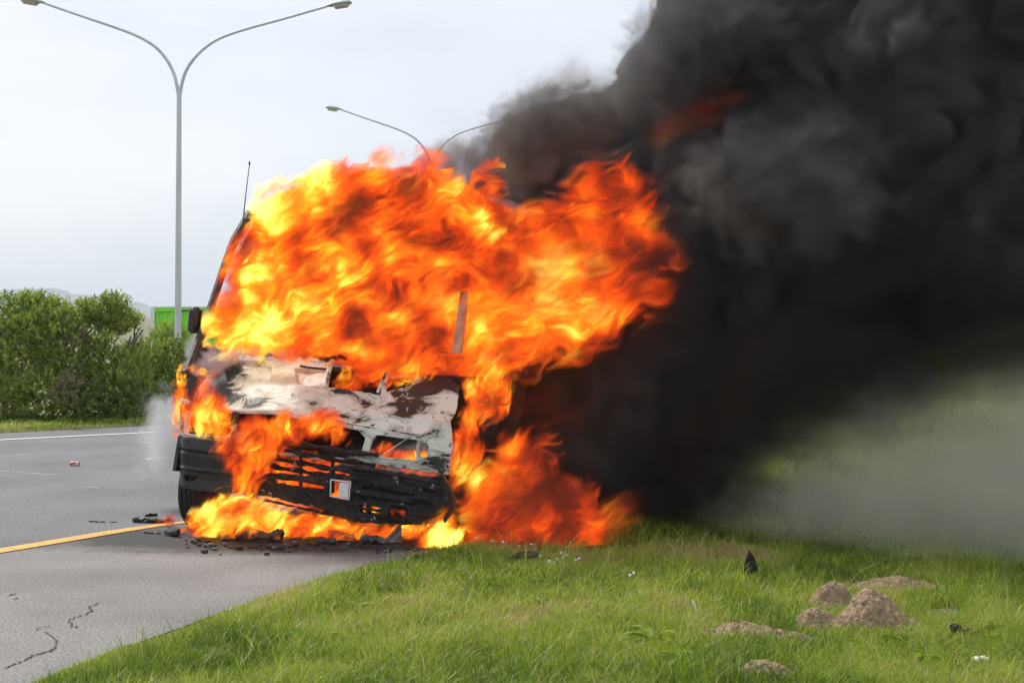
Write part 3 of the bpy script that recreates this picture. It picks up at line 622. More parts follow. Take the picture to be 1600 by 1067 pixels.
def heap(name, px, py, rx, rz, seed, label, cat='soil heap', spike=0, m='sand', group='heaps of dug sandy soil on the verge'):
    p = gnd(px, py); s = p.y / FPX; rx, rz = rx * s * 1.08, rz * s * .85 + .03
    def f(X, Y, Z):
        a = np.sqrt((X / rx + .25 * noise(X * 5, Y * 5, seed)) ** 2 + (Y / (rx * .8)) ** 2); prof = rz * (1 - a ** 1.5)
        return (prof - Z) + rz * .45 * fbm(X * 8 + seed, Y * 8, Z * 3, 3, .6) + .024 * fbm(X * 28 + seed, Y * 28, Z * 28, 3, .65, True) + spike * np.exp(-((X / (rx * .18)) ** 2 + (Y / (rx * .2)) ** 2)) * rz
    return link(name, iso(name, (-rx * 1.4, -rx * 1.2, -.05), (rx * 1.4, rx * 1.2, rz * 2 + .05), .007, f, M[m]), label=label, cat=cat, group=group, loc=(p.x, p.y, float(H([p.x], [p.y])[0]) + .012))
heap('soil_heap', 1362, 985, 64, 44, 3, 'largest heap of brown sandy soil on the grass, jagged on top')
heap('soil_heap', 1275, 986, 36, 22, 9, 'small rounded heap of soil in front of the other two')
heap('soil_heap', 1300, 950, 34, 22, 15, 'rear heap of soil with a pointed crest, half in the dark')
heap('soil_heap', 1195, 1070, 40, 10, 21, 'flat crumbly heap of soil cut by the bottom edge of the picture')
heap('soil_heap', 1165, 1003, 62, 7, 27, 'long low strip of bare pale soil between grass tufts')
heap('soil_heap', 1240, 1012, 30, 4, 29, 'short low strip of pale soil right of the long one')
heap('soil_heap', 1400, 928, 60, 7, 33, 'long reddish strip of bare soil behind the heaps')
def lump(name, px, py, r, seed, m, label, cat, squash=.6, Y=None, amp=.6, group=None, sx=1.0):
    p = gnd(px, py); s = p.y / FPX; r = r * s
    f = lambda X, Y_, Z: r - np.sqrt((X / sx) ** 2 + Y_ ** 2 + (Z / squash) ** 2) + amp * r * fbm(X / r * 1.1 + seed, Y_ / r * 1.1, Z / r * 1.1, 3, .6)
    e = r * (1.5 + amp) * max(1, sx)
    return link(name, iso(name, (-e, -e, -e * .9), (e, e, e), r / 7, f, M[m]), label=label, cat=cat, group=group, loc=(p.x, p.y, float(H([p.x], [p.y])[0]) + r * squash * .5 + (.035 if py > 860 and px > 700 else 0)))
lump('black_lump', 1492, 1003, 8, 1, 'char', 'black charred lump on the grass near the frame edge', 'debris', .9, sx=1.1)
lump('orange_scrap', 1510, 1004, 4, 2, 'ember_scrap' if 'ember_scrap' in M else 'sand', 'tan scrap beside the black charred lump', 'debris', 1.2)
lump('black_lump', 1263, 985, 5, 3, 'char', 'small black lump at the foot of the rounded soil heap', 'debris', .8)
lump('stone', 318, 913, 3, 4, 'char', 'small dark stone on the open pavement', 'stone', .7); lump('stone', 309, 962, 2.6, 5, 'char', 'tiny dark stone on the pavement near the grass edge', 'stone', .7)
lump('white_litter', 1530, 1047, 9, 6, 'white_litter', 'crumpled white scrap of litter in the bright grass', 'litter', .4, amp=1.2, sx=1.4)
lump('burnt_clod', 822, 885, 14, 7, 'soot_metal', 'dark burnt clod lying on the crest of the verge', 'debris', .35, sx=1.5)
b = MB(); p = gnd(1088, 972); b.prism([(0, 0, 0), (.012, 0, 0), (-.012, 0, .07), (-.028, 0, .075)], (0, .004, 0)); b.build('white_sliver', M['white_litter'], loc=(p.x, p.y, p.z + .05), label='thin white sliver leaning in the grass', cat='litter')
b = MB(); p = gnd(1173, 915, .02)
b.prism([(1.3 * a_, b_, 1.3 * c_) for a_, b_, c_ in [(-.035, 0, 0), (-.032, .01, .07), (-.012, .015, .12), (-.005, .015, .148), (.006, .012, .13), (.018, .01, .11), (.036, 0, .05), (.034, 0, 0)]], (0, .022, 0)); b.build('charred_shard', M['char'], loc=(p.x, p.y, .05), label='pointed black shard standing upright in the dark grass', cat='debris')
crumbs = [(845, 893), (858, 903), (870, 899), (880, 897), (885, 893), (900, 902), (866, 906), (877, 888), (770, 866), (786, 867), (830, 870), (905, 900), (984, 926), (990, 922), (812, 873), (745, 860), (566, 893)]
for i, (x, y) in enumerate(crumbs):
    p = gnd(x, y); r = .006 + .005 * random.random()
    b = MB(); v = []; 
    for k in range(6): a = k * math.pi / 3; v.append((r * math.cos(a) * random.uniform(.7, 1.3), r * math.sin(a), 0))
    b.prism(v, (0, 0, r * 1.2)); b.build('ash_crumb', M['white_litter'], loc=(p.x, p.y, float(H([p.x], [p.y])[0]) + .065), label='white crumb of ash scattered on the scorched verge', cat='debris', group='white ash crumbs on the verge')
def twig(pts, r, label):
    p0 = gnd(*pts[0]); b = MB(); b.tube([Vector((gnd(*q).x - p0.x, gnd(*q).y - p0.y, .01 + (.03 if i == 1 else 0))) for i, q in enumerate(pts)], r, 6)
    return b.build('dry_twig', M['bark'], loc=(p0.x, p0.y, float(H([p0.x], [p0.y])[0]) + .04), label=label, cat='twig')
twig([(712, 916), (728, 922), (738, 930)], .005, 'dry dark twig lying across the verge grass')
# litter on the road: crushed red and white can
p = gnd(117, 728); b = MB(); b.tube([(-.05, 0, .016), (-.03, 0, .022), (.03, .01, .02), (.052, .012, .014)], [.018, .024, .022, .016], 12)
M['red'] = principled('red_litter_print', (.5, .03, .03), .4, (.8, .8, .78), 14, 2, .48, .52)
b.build('crushed_can', M['red'], smooth=True, loc=(p.x, p.y, .006), label='crushed red and white can lying on the far lane', cat='litter')
print('verge', time.time() - T0)

# ------------------------------------------------------------------ the burning van (local: x to its offside, y backwards, z up)
VL, VR = Vector((-2.66, 11.12, 0)), Vector((-.44, 10.38, 0))
yaw = math.atan2(VR.y - VL.y, VR.x - VL.x); ROLL = R(3.6); VW = (VR - VL).length; HW = VW / 2
org = (VL + VR) / 2; org.z = -.02 * 1
# roll about the near-side tyre: lift so that its foot stays on the road
van = empty('burning_van', (0, 0, 0), label='cream snub-nosed van on fire at the roadside, front panels burnt and bumper hanging', cat='van')
VM = Matrix.Translation(org + Vector((0, 0, -math.sin(ROLL) * HW))) @ Matrix.Rotation(yaw, 4, 'Z') @ Matrix.Rotation(ROLL, 4, 'Y')
van.matrix_world = VM; VI = VM.inverted(); CAMP = Vector((0, 0, CAM_Z))
def onto(px, py, y0, z0=0.0, tilt=0.0):
    """photo pixel -> (x, s) on a van plane through (y0, z0) leaning back by tilt; s is measured up the plane"""
    a = VI @ CAMP; d = (VI @ at(px, py, 10)) - a
    n = Vector((0, -math.cos(tilt), math.sin(tilt))); p0 = Vector((0, y0, z0)); t = (p0 - a).dot(n) / d.dot(n); q = a + d * t
    return (q.x, (q - p0).dot(Vector((0, math.sin(tilt), math.cos(tilt)))))
def V3(px, py, y0): x, z = onto(px, py, y0); return Vector((x, y0, z))
def panel(name, m, y0, z0, tilt, outline, holes=(), th=.02, h=.008, relief=None, rough=.004, nsc=9, parent=None, curve=0.0, edge=.004, **k):
    O = [onto(x, y, y0, z0, tilt) for x, y in outline]; Hs = [[onto(x, y, y0, z0, tilt) for x, y in q] for q in holes]
    A = np.array(O); mg = .05; lo = (A[:, 0].min() - mg, A[:, 1].min() - mg, -th - .05); hi = (A[:, 0].max() + mg, A[:, 1].max() + mg, th + .07)
    def f(U, S, W):
        d = poly_sd(U[:, :, 0], S[:, :, 0], O)
        for q in Hs: d = np.minimum(d, -poly_sd(U[:, :, 0], S[:, :, 0], q))
        d = d + edge * noise(U[:, :, 0] * 22, S[:, :, 0] * 22, 3)
        c = (relief(U[:, :, 0], S[:, :, 0]) if relief else 0) + rough * fbm(U[:, :, 0] * nsc, S[:, :, 0] * nsc, 1.5, 4) - curve * (U[:, :, 0] / HW) ** 4
        dd = d[:, :, None]; w = np.abs(W - c[:, :, None]) if not np.isscalar(c) else np.abs(W - c)
        return np.minimum(th / 2 - w, dd + 0 * w)
    me = iso(name, lo, hi, h, f, m)
    v = np.empty(len(me.vertices) * 3, np.float32); me.vertices.foreach_get('co', v); v = v.reshape(-1, 3); u, s, w = v.T
    o = np.stack([u, y0 + s * math.sin(tilt) - w * math.cos(tilt), z0 + s * math.cos(tilt) + w * math.sin(tilt)], 1).astype(np.float32)
    me.vertices.foreach_set('co', o.ravel()); me.flip_normals() if False else None; me.update()
    return link(name, me, parent or van, **k)
def bumpf(poly, depth, soft, plane):
    Q = [onto(x, y, *plane) for x, y in poly]
    return lambda U, S: depth * np.clip(.5 + poly_sd(U, S, Q) / soft, 0, 1)
BP = (.12, .95, R(50))    # the sloping nose panel
FP = (.07, .80, R(4))     # upright panel with the lamp openings
GP = (.03, .60, 0.0)      # grille
UP = (-.08, .45, 0.0)     # bumper
# nose: paint scorch spots located from the picture
def vxz(px, py, pl): x, s = onto(px, py, *pl); return x, pl[1] + s * math.cos(pl[2])
sp = [(*vxz(325, 570, BP), .35, .5), (*vxz(330, 600, BP), .4, .5), (*vxz(375, 622, BP), .13, .32), (*vxz(405, 630, BP), .10, .3), (*vxz(470, 555, BP), .12, .2), (*vxz(570, 600, BP), .16, .12), (*vxz(700, 590, BP), .30, .34), (*vxz(655, 580, BP), .25, .2),
      (*vxz(650, 625, BP), .26, .17), (*vxz(520, 612, BP), .10, .10), (*vxz(660, 668, BP), .14, -.12), (*vxz(430, 590, BP), .34, -.28), (*vxz(455, 612, BP), .30, -.22), (*vxz(385, 585, BP), .22, -.2), (*vxz(610, 660, BP), .2, -.06)]
M['nose'] = burnt_paint('burnt_cream_paint', .61, sp)
M['front'] = burnt_paint('scorched_cream_frame', .64, [(*vxz(640, 735, FP), .35, -.10), (*vxz(420, 660, FP), .35, .12), (*vxz(350, 660, FP), .3, .3), (*vxz(500, 700, FP), .3, .08), (*vxz(700, 640, FP), .15, .15)])
pads = [bumpf([(352, 572), (375, 563), (412, 566), (424, 576), (422, 596), (370, 597), (356, 590)], -.022, .025, BP), bumpf([(462, 578), (510, 576), (508, 603), (466, 600)], -.02, .02, BP),
        bumpf([(515, 612), (545, 610), (592, 618), (596, 632), (560, 636), (515, 628)], -.02, .02, BP), bumpf([(400, 606), (470, 604), (560, 640), (700, 650), (698, 662), (540, 652), (440, 640)], .012, .05, BP)]
panel('nose_panel', M['nose'], *BP, [(303, 560), (340, 548), (430, 553), (520, 560), (600, 574), (700, 588), (718, 600), (712, 640), (694, 668), (672, 680), (600, 672), (520, 658), (470, 648), (365, 640), (340, 636), (300, 632), (292, 600)],
      [[(519, 568), (556, 566), (600, 584), (594, 617), (560, 611), (513, 606)], [(606, 590), (650, 592), (640, 604), (604, 612)]], .014, .007, lambda U, S: sum(p_(U, S) for p_ in pads), .008, 6, curve=.05)
b = MB(); a1, a2 = V3(522, 562, .50), V3(511, 607, .36); b.tube([a1 + Vector((0, -.03, 0)), a2 + Vector((0, -.03, 0))], .014, 6); b.build('nose_rib', M['front'], van, True); MB().tube([V3(603, 583, .42), V3(590, 613, .33)], .012, 6).build('nose_rib', M['front'], van, True)
front_out = [(283, 622), (340, 640), (440, 640), (560, 666), (650, 680), (690, 668), (704, 655), (708, 700), (702, 742), (640, 733), (560, 722), (470, 716), (380, 700), (282, 685)]
frh = [[(288, 632), (330, 640), (361, 646), (360, 684), (340, 682), (286, 676)], [(372, 646), (430, 648), (560, 672), (572, 684), (566, 704), (540, 716), (470, 706), (380, 690), (369, 676)],
       [(590, 680), (660, 688), (671, 694), (672, 714), (664, 719), (600, 714), (578, 709), (582, 690)]]
panel('front_panel', M['front'], *FP, front_out, frh, .03, .0065, bumpf([(584, 676), (676, 688), (680, 724), (570, 714)], .010, .018, FP), .004, 14)
# inner lamp housing beside the open headlamp
panel('headlamp_mount', M['front'], .13, .80, 0, [(652, 682), (676, 686), (678, 722), (650, 720)], [[(657, 692), (668, 693), (668, 714), (656, 713)]], .02, .006, None, .004, 12)
b = MB(); b.tube([V3(592, 714, .09), V3(638, 684, .12)], .004, 6); b.build('stay_rod', M['pale'], van, True)
# grille bars
for i, (a, c) in enumerate([((385, 676), (590, 712)), ((398, 693), (585, 727)), ((400, 709), (580, 741)), ((405, 724), (570, 750))]):
    y0 = .02 + .01 * i; p, q = V3(*a, y0), V3(*c, y0)
    n = 24; pts = [p.lerp(q, k / n) + Vector((0, .006 * math.sin(k * 1.7 + i), .005 * math.sin(k * .9 + i * 2) - .01 * math.sin(math.pi * k / n))) for k in range(n + 1)]
    b = MB()
    for k in range(n):
        pass
    b.tube(pts, [.019 + .006 * math.sin(k * 1.3 + i) for k in range(n + 1)], 8); b.build('grille_bar', M['char'], van, True)
for x, y1, y2 in ((404, 690, 745), (470, 700, 760), (520, 706, 770)): MB().tube([V3(x, y1, .05), V3(x, y2, .05)], .014, 6).build('grille_bracket', M['soot_metal'], van, True)
# bumper: unburnt corner on one side, melted middle and far end
grooves = [bumpf([(262, 697), (370, 712), (370, 716), (262, 701)], -.02, .012, UP), bumpf([(262, 724), (366, 738), (366, 742), (262, 728)], .022, .012, UP)]
panel('bumper_corner', M['black_plastic'], *UP, [(270, 682), (280, 679), (330, 687), (375, 696), (370, 770), (356, 773), (330, 769), (300, 765), (280, 760), (273, 748), (270, 720)], [[(289, 742), (311, 743), (309, 750), (292, 751)]], .05, .0075, lambda U, S: sum(g_(U, S) for g_ in grooves) + .03 * np.clip(1 - np.abs(S - .22) / .2, 0, 1) - .10 * np.clip((-U - HW + .16) / .12, 0, 1) ** 2, .001, 6)
panel('scorched_corner', M['soot_metal'], .55, .95, R(8), [(286, 640), (290, 602), (299, 568), (312, 540), (345, 545), (372, 548), (372, 640), (330, 645)], (), .02, .01, None, .012, 8)
b = MB(); x0 = -HW + .01
b.prism([(x0, -.07, .50), (x0 + .02, -.06, .72), (x0 + .03, .5, .72), (x0 + .01, .5, .46)], (.03, 0, 0)); b.build('bumper_wrap', M['black_plastic'], van)
BG = [bumpf([(568, 760), (650, 772), (650, 775), (568, 763)], -.03, .014, UP), bumpf([(566, 774), (646, 786), (646, 789), (566, 777)], -.03, .014, UP), bumpf([(552, 728), (690, 752), (690, 756), (552, 732)], .022, .014, UP), bumpf([(400, 742), (515, 752), (515, 756), (400, 746)], .02, .014, UP)]
def wavy(U, S): return .016 * np.sin((S * 1.0 + U * .17) * 62) * (np.clip((U - .05) / .1, 0, 1)) * .6 + .03 * noise(U * 5, S * 12, 2) + sum(g_(U, S) for g_ in BG)
panel('bumper', M['char'], *UP, [(384, 775), (392, 755), (404, 745), (420, 738), (500, 745), (518, 735), (522, 727), (560, 727), (600, 734), (672, 746), (690, 742), (700, 760), (706, 785), (690, 800), (672, 817), (640, 819), (600, 818), (548, 813), (520, 806), (480, 798), (440, 788), (400, 780)],
      [[(517, 749), (548, 753), (545, 780), (516, 775)], [(567, 789), (598, 793), (597, 796), (567, 792)], [(566, 796), (597, 800), (597, 803), (566, 799)], [(612, 795), (634, 798), (633, 811), (608, 809)], [(522, 733), (549, 738), (548, 744), (521, 739)],
       [(402, 773), (440, 779), (506, 796), (506, 800), (440, 786), (400, 777)], [(430, 748), (470, 752), (508, 759), (508, 764), (470, 760), (430, 754)]], .055, .0065, wavy, .020, 13, edge=.010)
panel('number_plate_back', M['pale'], -.105, .45, 0, [(530, 753), (546, 755), (544, 778), (529, 775)], (), .008, .004, None, .001, 9)
b = MB()
loop = [V3(517, 749, -.115), V3(548, 753, -.115), V3(545, 780, -.115), V3(516, 775, -.115)]
for a, c in zip(loop, loop[1:] + loop[:1]): b.tube([a, c], .005, 6)
b.build('recess_frame', M['pale'], van, True)
# the torn end of the bumper, bent forward
b = MB(); E_ = [(684, 744, -.10), (690, 741, -.13), (700, 758, -.20), (709, 781, -.25), (709, 795, -.25), (694, 817, -.22), (692, 811, -.20), (701, 795, -.20), (699, 783, -.19), (688, 762, -.12)]
pl = [V3(x, y, yy) for x, y, yy in E_]; b.prism(pl, (.0, .05, 0)); b.build('bumper_end', M['char'], van)
panel('bumper_valance', M['ash'], -.02, .45, R(-12), [(640, 800), (672, 790), (704, 770), (690, 800), (668, 820), (632, 819)], (), .015, .007, None, .012, 12)
# debris baked on the windscreen ledge and the wiper
def crust(name, pts, r, m, y0, seed=0, **k):
    Q = [V3(x, y, y0) for x, y in pts]; A = np.array([tuple(q) for q in Q]); lo = A.min(0) - r * 2.2; hi = A.max(0) + r * 2.2
    def f(X, Y, Z):
        d = np.full(X.shape, 9, np.float32)
        for a, c in zip(A, A[1:]):
            e = c - a; t = np.clip(((X - a[0]) * e[0] + (Y - a[1]) * e[1] + (Z - a[2]) * e[2]) / max(e @ e, 1e-9), 0, 1)
            d = np.minimum(d, np.sqrt((X - a[0] - t * e[0]) ** 2 + (Y - a[1] - t * e[1]) ** 2 + (Z - a[2] - t * e[2]) ** 2))
        return r - d + r * 1.1 * fbm(X * .45 / r + seed, Y * .45 / r, Z * .45 / r, 3, .6)
    return link(name, iso(name, tuple(lo), tuple(hi), r / 3.2, f, m), van, **k)
crust('wiper_remains', [(452, 552), (480, 553), (510, 560), (540, 558)], .022, M['char'], .50, 3)
crust('wiper_remains', [(470, 572), (482, 574), (508, 577)], .008, M['char'], .34, 5)
crust('window_seal', [(318, 545), (345, 548), (380, 550), (450, 556)], .022, M['soot_metal'], .55, 8)
# cab frame: pillars, roof, sides
def bar(name, pts, w, m, **k):
    b = MB(); b.tube(pts, w, 8); return b.build(name, m, van, True, **k)
ys = (.45, .80, 1.15, 1.45)
def L3(px, py, y0): return V3(px, py, y0)
lp = [L3(292, 585, .25), L3(310, 537, .52), L3(333, 470, .80), L3(352, 412, 1.02), L3(366, 376, 1.18), L3(392, 335, 1.42)]
bar('pillar', lp, [.045, .04, .035, .035, .04, .05], M['soot_metal'])
rp = [V3(x, y, yy) for x, y, yy in ((708, 600, .45), (713, 550, .55), (720, 500, .72), (725, 455, .92))]
M['firelit_red'] = principled('painted_fire_glow_red', (.72, .30, .16), .45, (.40, .12, .06), 8, 5, .45, .7)  # the fire's red glow is put into this colour
zr = 2.45; xr = HW - .02
def shell(name, secs, m, closed=False, **k):
    n = len(secs[0]); v = [p for s in secs for p in s]; f = []
    for i in range(len(secs) - 1):
        for j in range(n - 1 + closed): f.append((i * n + j, i * n + (j + 1) % n, (i + 1) * n + (j + 1) % n, (i + 1) * n + j))
    b = MB(); b.add(v, f); o = b.build(name, m, van, True, **k); s = o.modifiers.new('solid', 'SOLIDIFY'); s.thickness = .02; return o
tl = lp[-1]; zt = tl.z
secs = []
for y, dz, dx in ((1.25, -.22, .02), (1.42, 0, 0), (1.75, .16, -.02), (2.4, .22, -.02), (5.0, .22, -.02), (5.35, .12, 0)):
    w = abs(tl.x) + dx - .02; z = zt + dz
    secs.append([(w * a, y + .10 * (1 - abs(a)) * -1, z + c) for a, c in ((-1, -.12), (-.97, -.02), (-.86, .04), (-.5, .08), (0, .10), (.5, .08), (.86, .04), (.97, -.02), (1, -.12))])
shell('roof', secs, M['soot_metal'])
M['side'] = principled('smoke_stained_side', (.05, .035, .028), .6, (.14, .10, .07), 3, 6, .5, .7, .4, 12)
for s in (-1, 1):
    secs = []
    for y, top_, bot in ((.13, .90, .70), (.35, 1.05, .72), (.60, 1.27, .72), (1.1, 1.32, .74), (1.15, 1.32, .36), (3.0, 1.32, .36), (5.3, 1.32, .36)):
        xx = s * (HW - .035); secs.append([(xx, y, bot), (xx + s * .02, y, (bot + top_) / 2), (xx, y, top_)])
    shell('side_panel', secs, M['side'])
    for y in (1.55, 3.1, 4.5, 5.28):
        b = MB(); b.box((-.03, y - .05, 1.3), (.03, y + .05, zt + .1), Matrix.Translation((s * (HW - .07), 0, 0)), .01); b.build('side_pillar', M['soot_metal'], van)
bar('pillar', [V3(718, 560, .74), V3(726, 520, .85), V3(735, 450, 1.0), V3(748, 350, 1.40)], [.04, .035, .035, .05], M['soot_metal'])
b = MB(); p, q = V3(712, 552, .42), V3(725, 455, .55); d = Vector((.036, 0, .0)); b.prism([p - d, p + d, q + d * .7, q - d * .8], (0, .05, 0)); b.build('door_post', M['firelit_red'], van)  # firelight on the post is painted in by its red colour
b = MB(); b.box((-HW + .05, .62, .95), (HW - .05, .95, 1.36), None, .03); b.build('dashboard', M['char'], van)
b = MB(); b.box((-HW + .06, .3, .42), (HW - .06, 5.3, .5)); b.build('chassis', M['soot_metal'], van)
for x in (-.55, .55):
    s_ = empty('seat', parent=van); MB().box((x - .28, 1.5, .75), (x + .28, 2.0, .95), None, .04).build('seat_cushion', M['char'], s_); MB().box((x - .27, 1.95, .9), (x + .27, 2.1, 1.6), None, .04).build('seat_back', M['char'], s_)
b = MB(); b.box((-HW + .05, 5.3, .4), (HW - .05, 5.34, zt + .1)); b.build('rear_wall', M['soot_metal'], van)
# wheels
def wheel(x, y, z=.335, squash=1, steer=0):
    w = empty('wheel', parent=van); w.location = (x, y, z); w.rotation_euler = (0, 0, steer); b = MB(); n = 48; prof = [(-.10, .22), (-.108, .27), (-.10, .315), (-.085, .33)]
    for k in range(4): c = -.06 + k * .04; prof += [(c - .013, .334), (c - .006, .334), (c - .004, .322), (c + .004, .322), (c + .006, .334)]
    prof += [(.085, .33), (.10, .315), (.108, .27), (.10, .22)]; v = []; f = []; m_ = len(prof)
    for i in range(n):
        t = 2 * math.pi * i / n
        for (a, r_) in prof:
            zz = r_ * math.sin(t); v.append((a, r_ * math.cos(t), max(zz, -.335 * squash)))
    for i in range(n):
        for j in range(m_ - 1): f.append((i * m_ + j, ((i + 1) % n) * m_ + j, ((i + 1) % n) * m_ + j + 1, i * m_ + j + 1))
    b.add(v, f).build('tyre', M['rubber'], w, True)
    MB().tube([(-.09, 0, 0), (-.05, 0, 0), (.05, 0, 0), (.09, 0, 0)], [.215, .19, .19, .215], 24).build('rim', M['soot_metal'], w, True)
q_ = V3(287, 790, .10); wheel(q_.x, .42, .325, steer=R(8)); wheel(HW - .2, .62, .30); wheel(-HW + .14, 4.1, .33); wheel(HW - .2, 4.1, .30)
b = MB(); b.box((-HW + .2, .5, .28), (-HW + .45, .75, .62), None, .03); b.box((-HW + .3, .58, .30), (HW - .3, .66, .38)); b.build('axle', M['soot_metal'], van)
# mirror, aerial, bracket
mi = empty('mirror', parent=van); c = V3(303, 500, .62)
mz = MB(); mz.box((-.045, -.05, -.11), (.055, .05, .11), Matrix.Translation(c), .03); mz.build('mirror_housing', M['black_plastic'], mi, True)
b = MB(); b.tube([c + Vector((.03, 0, .0)), V3(318, 498, .66), V3(326, 492, .70)], .011, 6); b.build('mirror_arm', M['black_plastic'], mi, True); b = MB(); b.tube([c + Vector((.0, 0, -.10)), V3(309, 520, .64), V3(317, 524, .62)], .008, 6); b.build('mirror_arm', M['black_plastic'], mi, True)
b = MB(); b.box((-.02, .035, -.09), (.05, .052, .09), Matrix.Translation(c)); b.build('mirror_glass', M['firelit_red'], mi)  # reflection of the fire painted as a red glass colour
bar('aerial', [V3(380, 345, 1.3), V3(384, 305, 1.32), V3(390, 256, 1.34)], [.006, .0045, .0035], M['soot_metal']); crust('aerial_tip', [(390, 257), (390, 254)], .008, M['char'], 1.34)
crust('lamp_bracket', [(352, 402), (358, 404)], .018, M['char'], 1.02, 4)
print('van', time.time() - T0)

# ------------------------------------------------------------------ things fallen off the van
def shard(name, pts, m, label, th=.01, z=0.0, up=(0, 0, 0)):
    p0 = gnd(*pts[0][:2]); v = [Vector((gnd(a, c).x - p0.x, gnd(a, c).y - p0.y, zz)) for a, c, zz in pts]
    b = MB(); b.prism(v, (0, 0, th)); return b.build(name, m, loc=(p0.x, p0.y, z + .004), label=label, cat='debris')
def charlog(name, a, c, r, label, m='char', seed=0, cat='debris'):
    P0, P1 = gnd(*a), gnd(*c); A = np.array([(0, 0, r * .7), tuple(Vector((P1.x - P0.x, P1.y - P0.y, r * .7)))]); lo = A.min(0) - r * 2; hi = A.max(0) + r * 2
    def f(X, Y, Z):
        e = A[1] - A[0]; t = np.clip((X * e[0] + Y * e[1]) / (e @ e), 0, 1)
        return r * .8 - np.sqrt((X - t * e[0]) ** 2 + (Y - t * e[1]) ** 2 + (Z - r * .7) ** 2) + .9 * r * fbm(X * .5 / r + seed, Y * .5 / r, Z * .5 / r, 4, .65)
    return link(name, iso(name, tuple(lo), tuple(hi), r / 6, f, M[m]), label=label, cat=cat, loc=(P0.x, P0.y, 0))
charlog('burnt_hose', (211, 816), (262, 817), .027, 'thick black burnt piece lying across the end of the yellow line')
charlog('burnt_hose', (230, 807), (244, 806), .018, 'short black piece lying on top behind the thick one', seed=4)
charlog('burnt_rag', (262, 836), (276, 838), .036, 'black crumpled lump in front of the tyre', seed=7)
charlog('black_strip', (226, 833), (250, 834), .008, 'thin black strip just behind the crumpled lump')
charlog('black_strip', (140, 815), (163, 816), .007, 'long thin black strip lying alone on the lane')
charlog('black_strip', (172, 816), (182, 816), .005, 'short thin black strip at the tip of the long one')
charlog('burnt_log', (378, 843), (432, 846), .065, 'dark smouldering lump under the hanging bumper, flames on both sides', 'soot_metal', 3)
charlog('burnt_log', (520, 842), (548, 846), .045, 'grey crusted lump below the middle of the bumper', 'ash', 6)
charlog('burnt_log', (500, 848), (520, 850), .03, 'small dark lump left of the grey crusted one', 'soot_metal', 9)
charlog('ash_heap', (568, 846), (600, 850), .035, 'pale ash-grey crumpled sheet under the bumper', 'ash', 12)
p = gnd(605, 850); b = MB(); b.prism([(0, 0, 0), (.11, .02, .005), (.10, .05, .13)], (-.02, .03, .0)); b.prism([(-.01, -.01, 0), (.11, .02, .13), (.10, .04, .135), (-.03, .0, .012)], (0, .02, 0)); b.build('bent_plate', M['ash'], loc=(p.x, p.y, .01), label='triangular bent grey plate standing on edge under the bumper', cat='debris')
cn = 0
for i in range(150):
    x = random.uniform(290, 720); y = random.gauss(852, 6) + (4 if x > 560 else 0)
    if y > 872: continue
    p = gnd(x, y); r = random.uniform(.006, .022); v = []
    for k in range(6): a = k * math.pi / 3; v.append((r * math.cos(a) * random.uniform(.6, 1.5), r * math.sin(a) * random.uniform(.6, 1.2), 0))
    b = MB(); b.prism(v, (r * random.uniform(-.4, .4), 0, r * random.uniform(.4, 1.1)))
    b.build('charred_fragment', M[random.choice(['char', 'char', 'soot_metal', 'ash'])], loc=(p.x, p.y, max(.004, float(H([p.x], [p.y])[0]) + .01)), label='charred fragment among many scattered below the bumper', cat='debris', group='charred fragments below the bumper')
print('debris', time.time() - T0)
# ------------------------------------------------------------------ the flames
CAB = [(308, 556), (318, 508), (332, 463), (349, 418), (366, 372), (386, 334), (394, 300), (435, 276), (480, 263), (512, 260), (545, 254), (572, 238), (585, 226), (604, 224), (622, 240), (640, 254), (655, 212), (674, 222), (692, 244), (720, 262), (745, 258), (770, 232), (784, 250), (790, 290), (800, 340),
       (850, 400), (850, 540), (800, 590), (720, 604), (660, 618), (610, 610), (570, 604), (548, 582), (515, 570), (470, 566), (430, 566), (380, 564), (345, 562)]
fire_body('huge sheet of yellow and orange flames covering the windscreen and roof of the van', CAB, 11.25, .42, flow=(1, .55), sc=1.65, sigma=17, bias=.06, rag=.19, soft=.06, K=30, warp=.55,
          cool=[(440, 290, 110, .30), (510, 285, 80, .22), (400, 480, 150, .16), (370, 560, 120, .12), (560, 335, 90, -.22), (730, 355, 60, -.30), (640, 350, 60, -.2), (590, 425, 80, -.20), (560, 470, 80, -.14), (660, 430, 60, -.12), (740, 480, 90, .12), (540, 300, 80, .12)])
BALL = [(700, 300), (770, 315), (830, 312), (880, 318), (905, 290), (918, 250), (935, 240), (965, 252), (1010, 262), (1040, 262), (1045, 330), (1040, 360), (1074, 392), (1066, 425), (1045, 470), (1005, 505), (960, 530), (900, 548), (850, 572), (800, 590), (740, 585), (700, 560)]
fire_body('wind-blown ball of orange fire streaming away from the van into the black smoke', BALL, 11.35, .55, flow=(1, .42), sc=1.25, sigma=11, bias=-.03, rag=.34, soft=.16, seed=4, K=24, step=.04, warp=.7,
          cool=[(860, 460, 150, .24), (950, 490, 60, .12), (1000, 290, 120, -.10), (990, 410, 60, -.34), (820, 350, 90, -.12), (1050, 400, 60, -.06)])
fire_body('orange fire billowing over the verge beside the hanging bumper', [(705, 742), (725, 720), (765, 700), (800, 676), (850, 668), (872, 690), (880, 735), (910, 750), (940, 785), (950, 840), (920, 900), (860, 886), (800, 876), (750, 868), (712, 864), (712, 830), (722, 790), (714, 760)], 10.32, .36, flow=(1, .7), sc=1.45, sigma=10, bias=-.13, rag=.26, soft=.14, seed=9, K=18, warp=.6,
          cool=[(740, 735, 95, .26), (860, 790, 60, -.25), (900, 850, 70, -.08), (700, 830, 70, .16)])
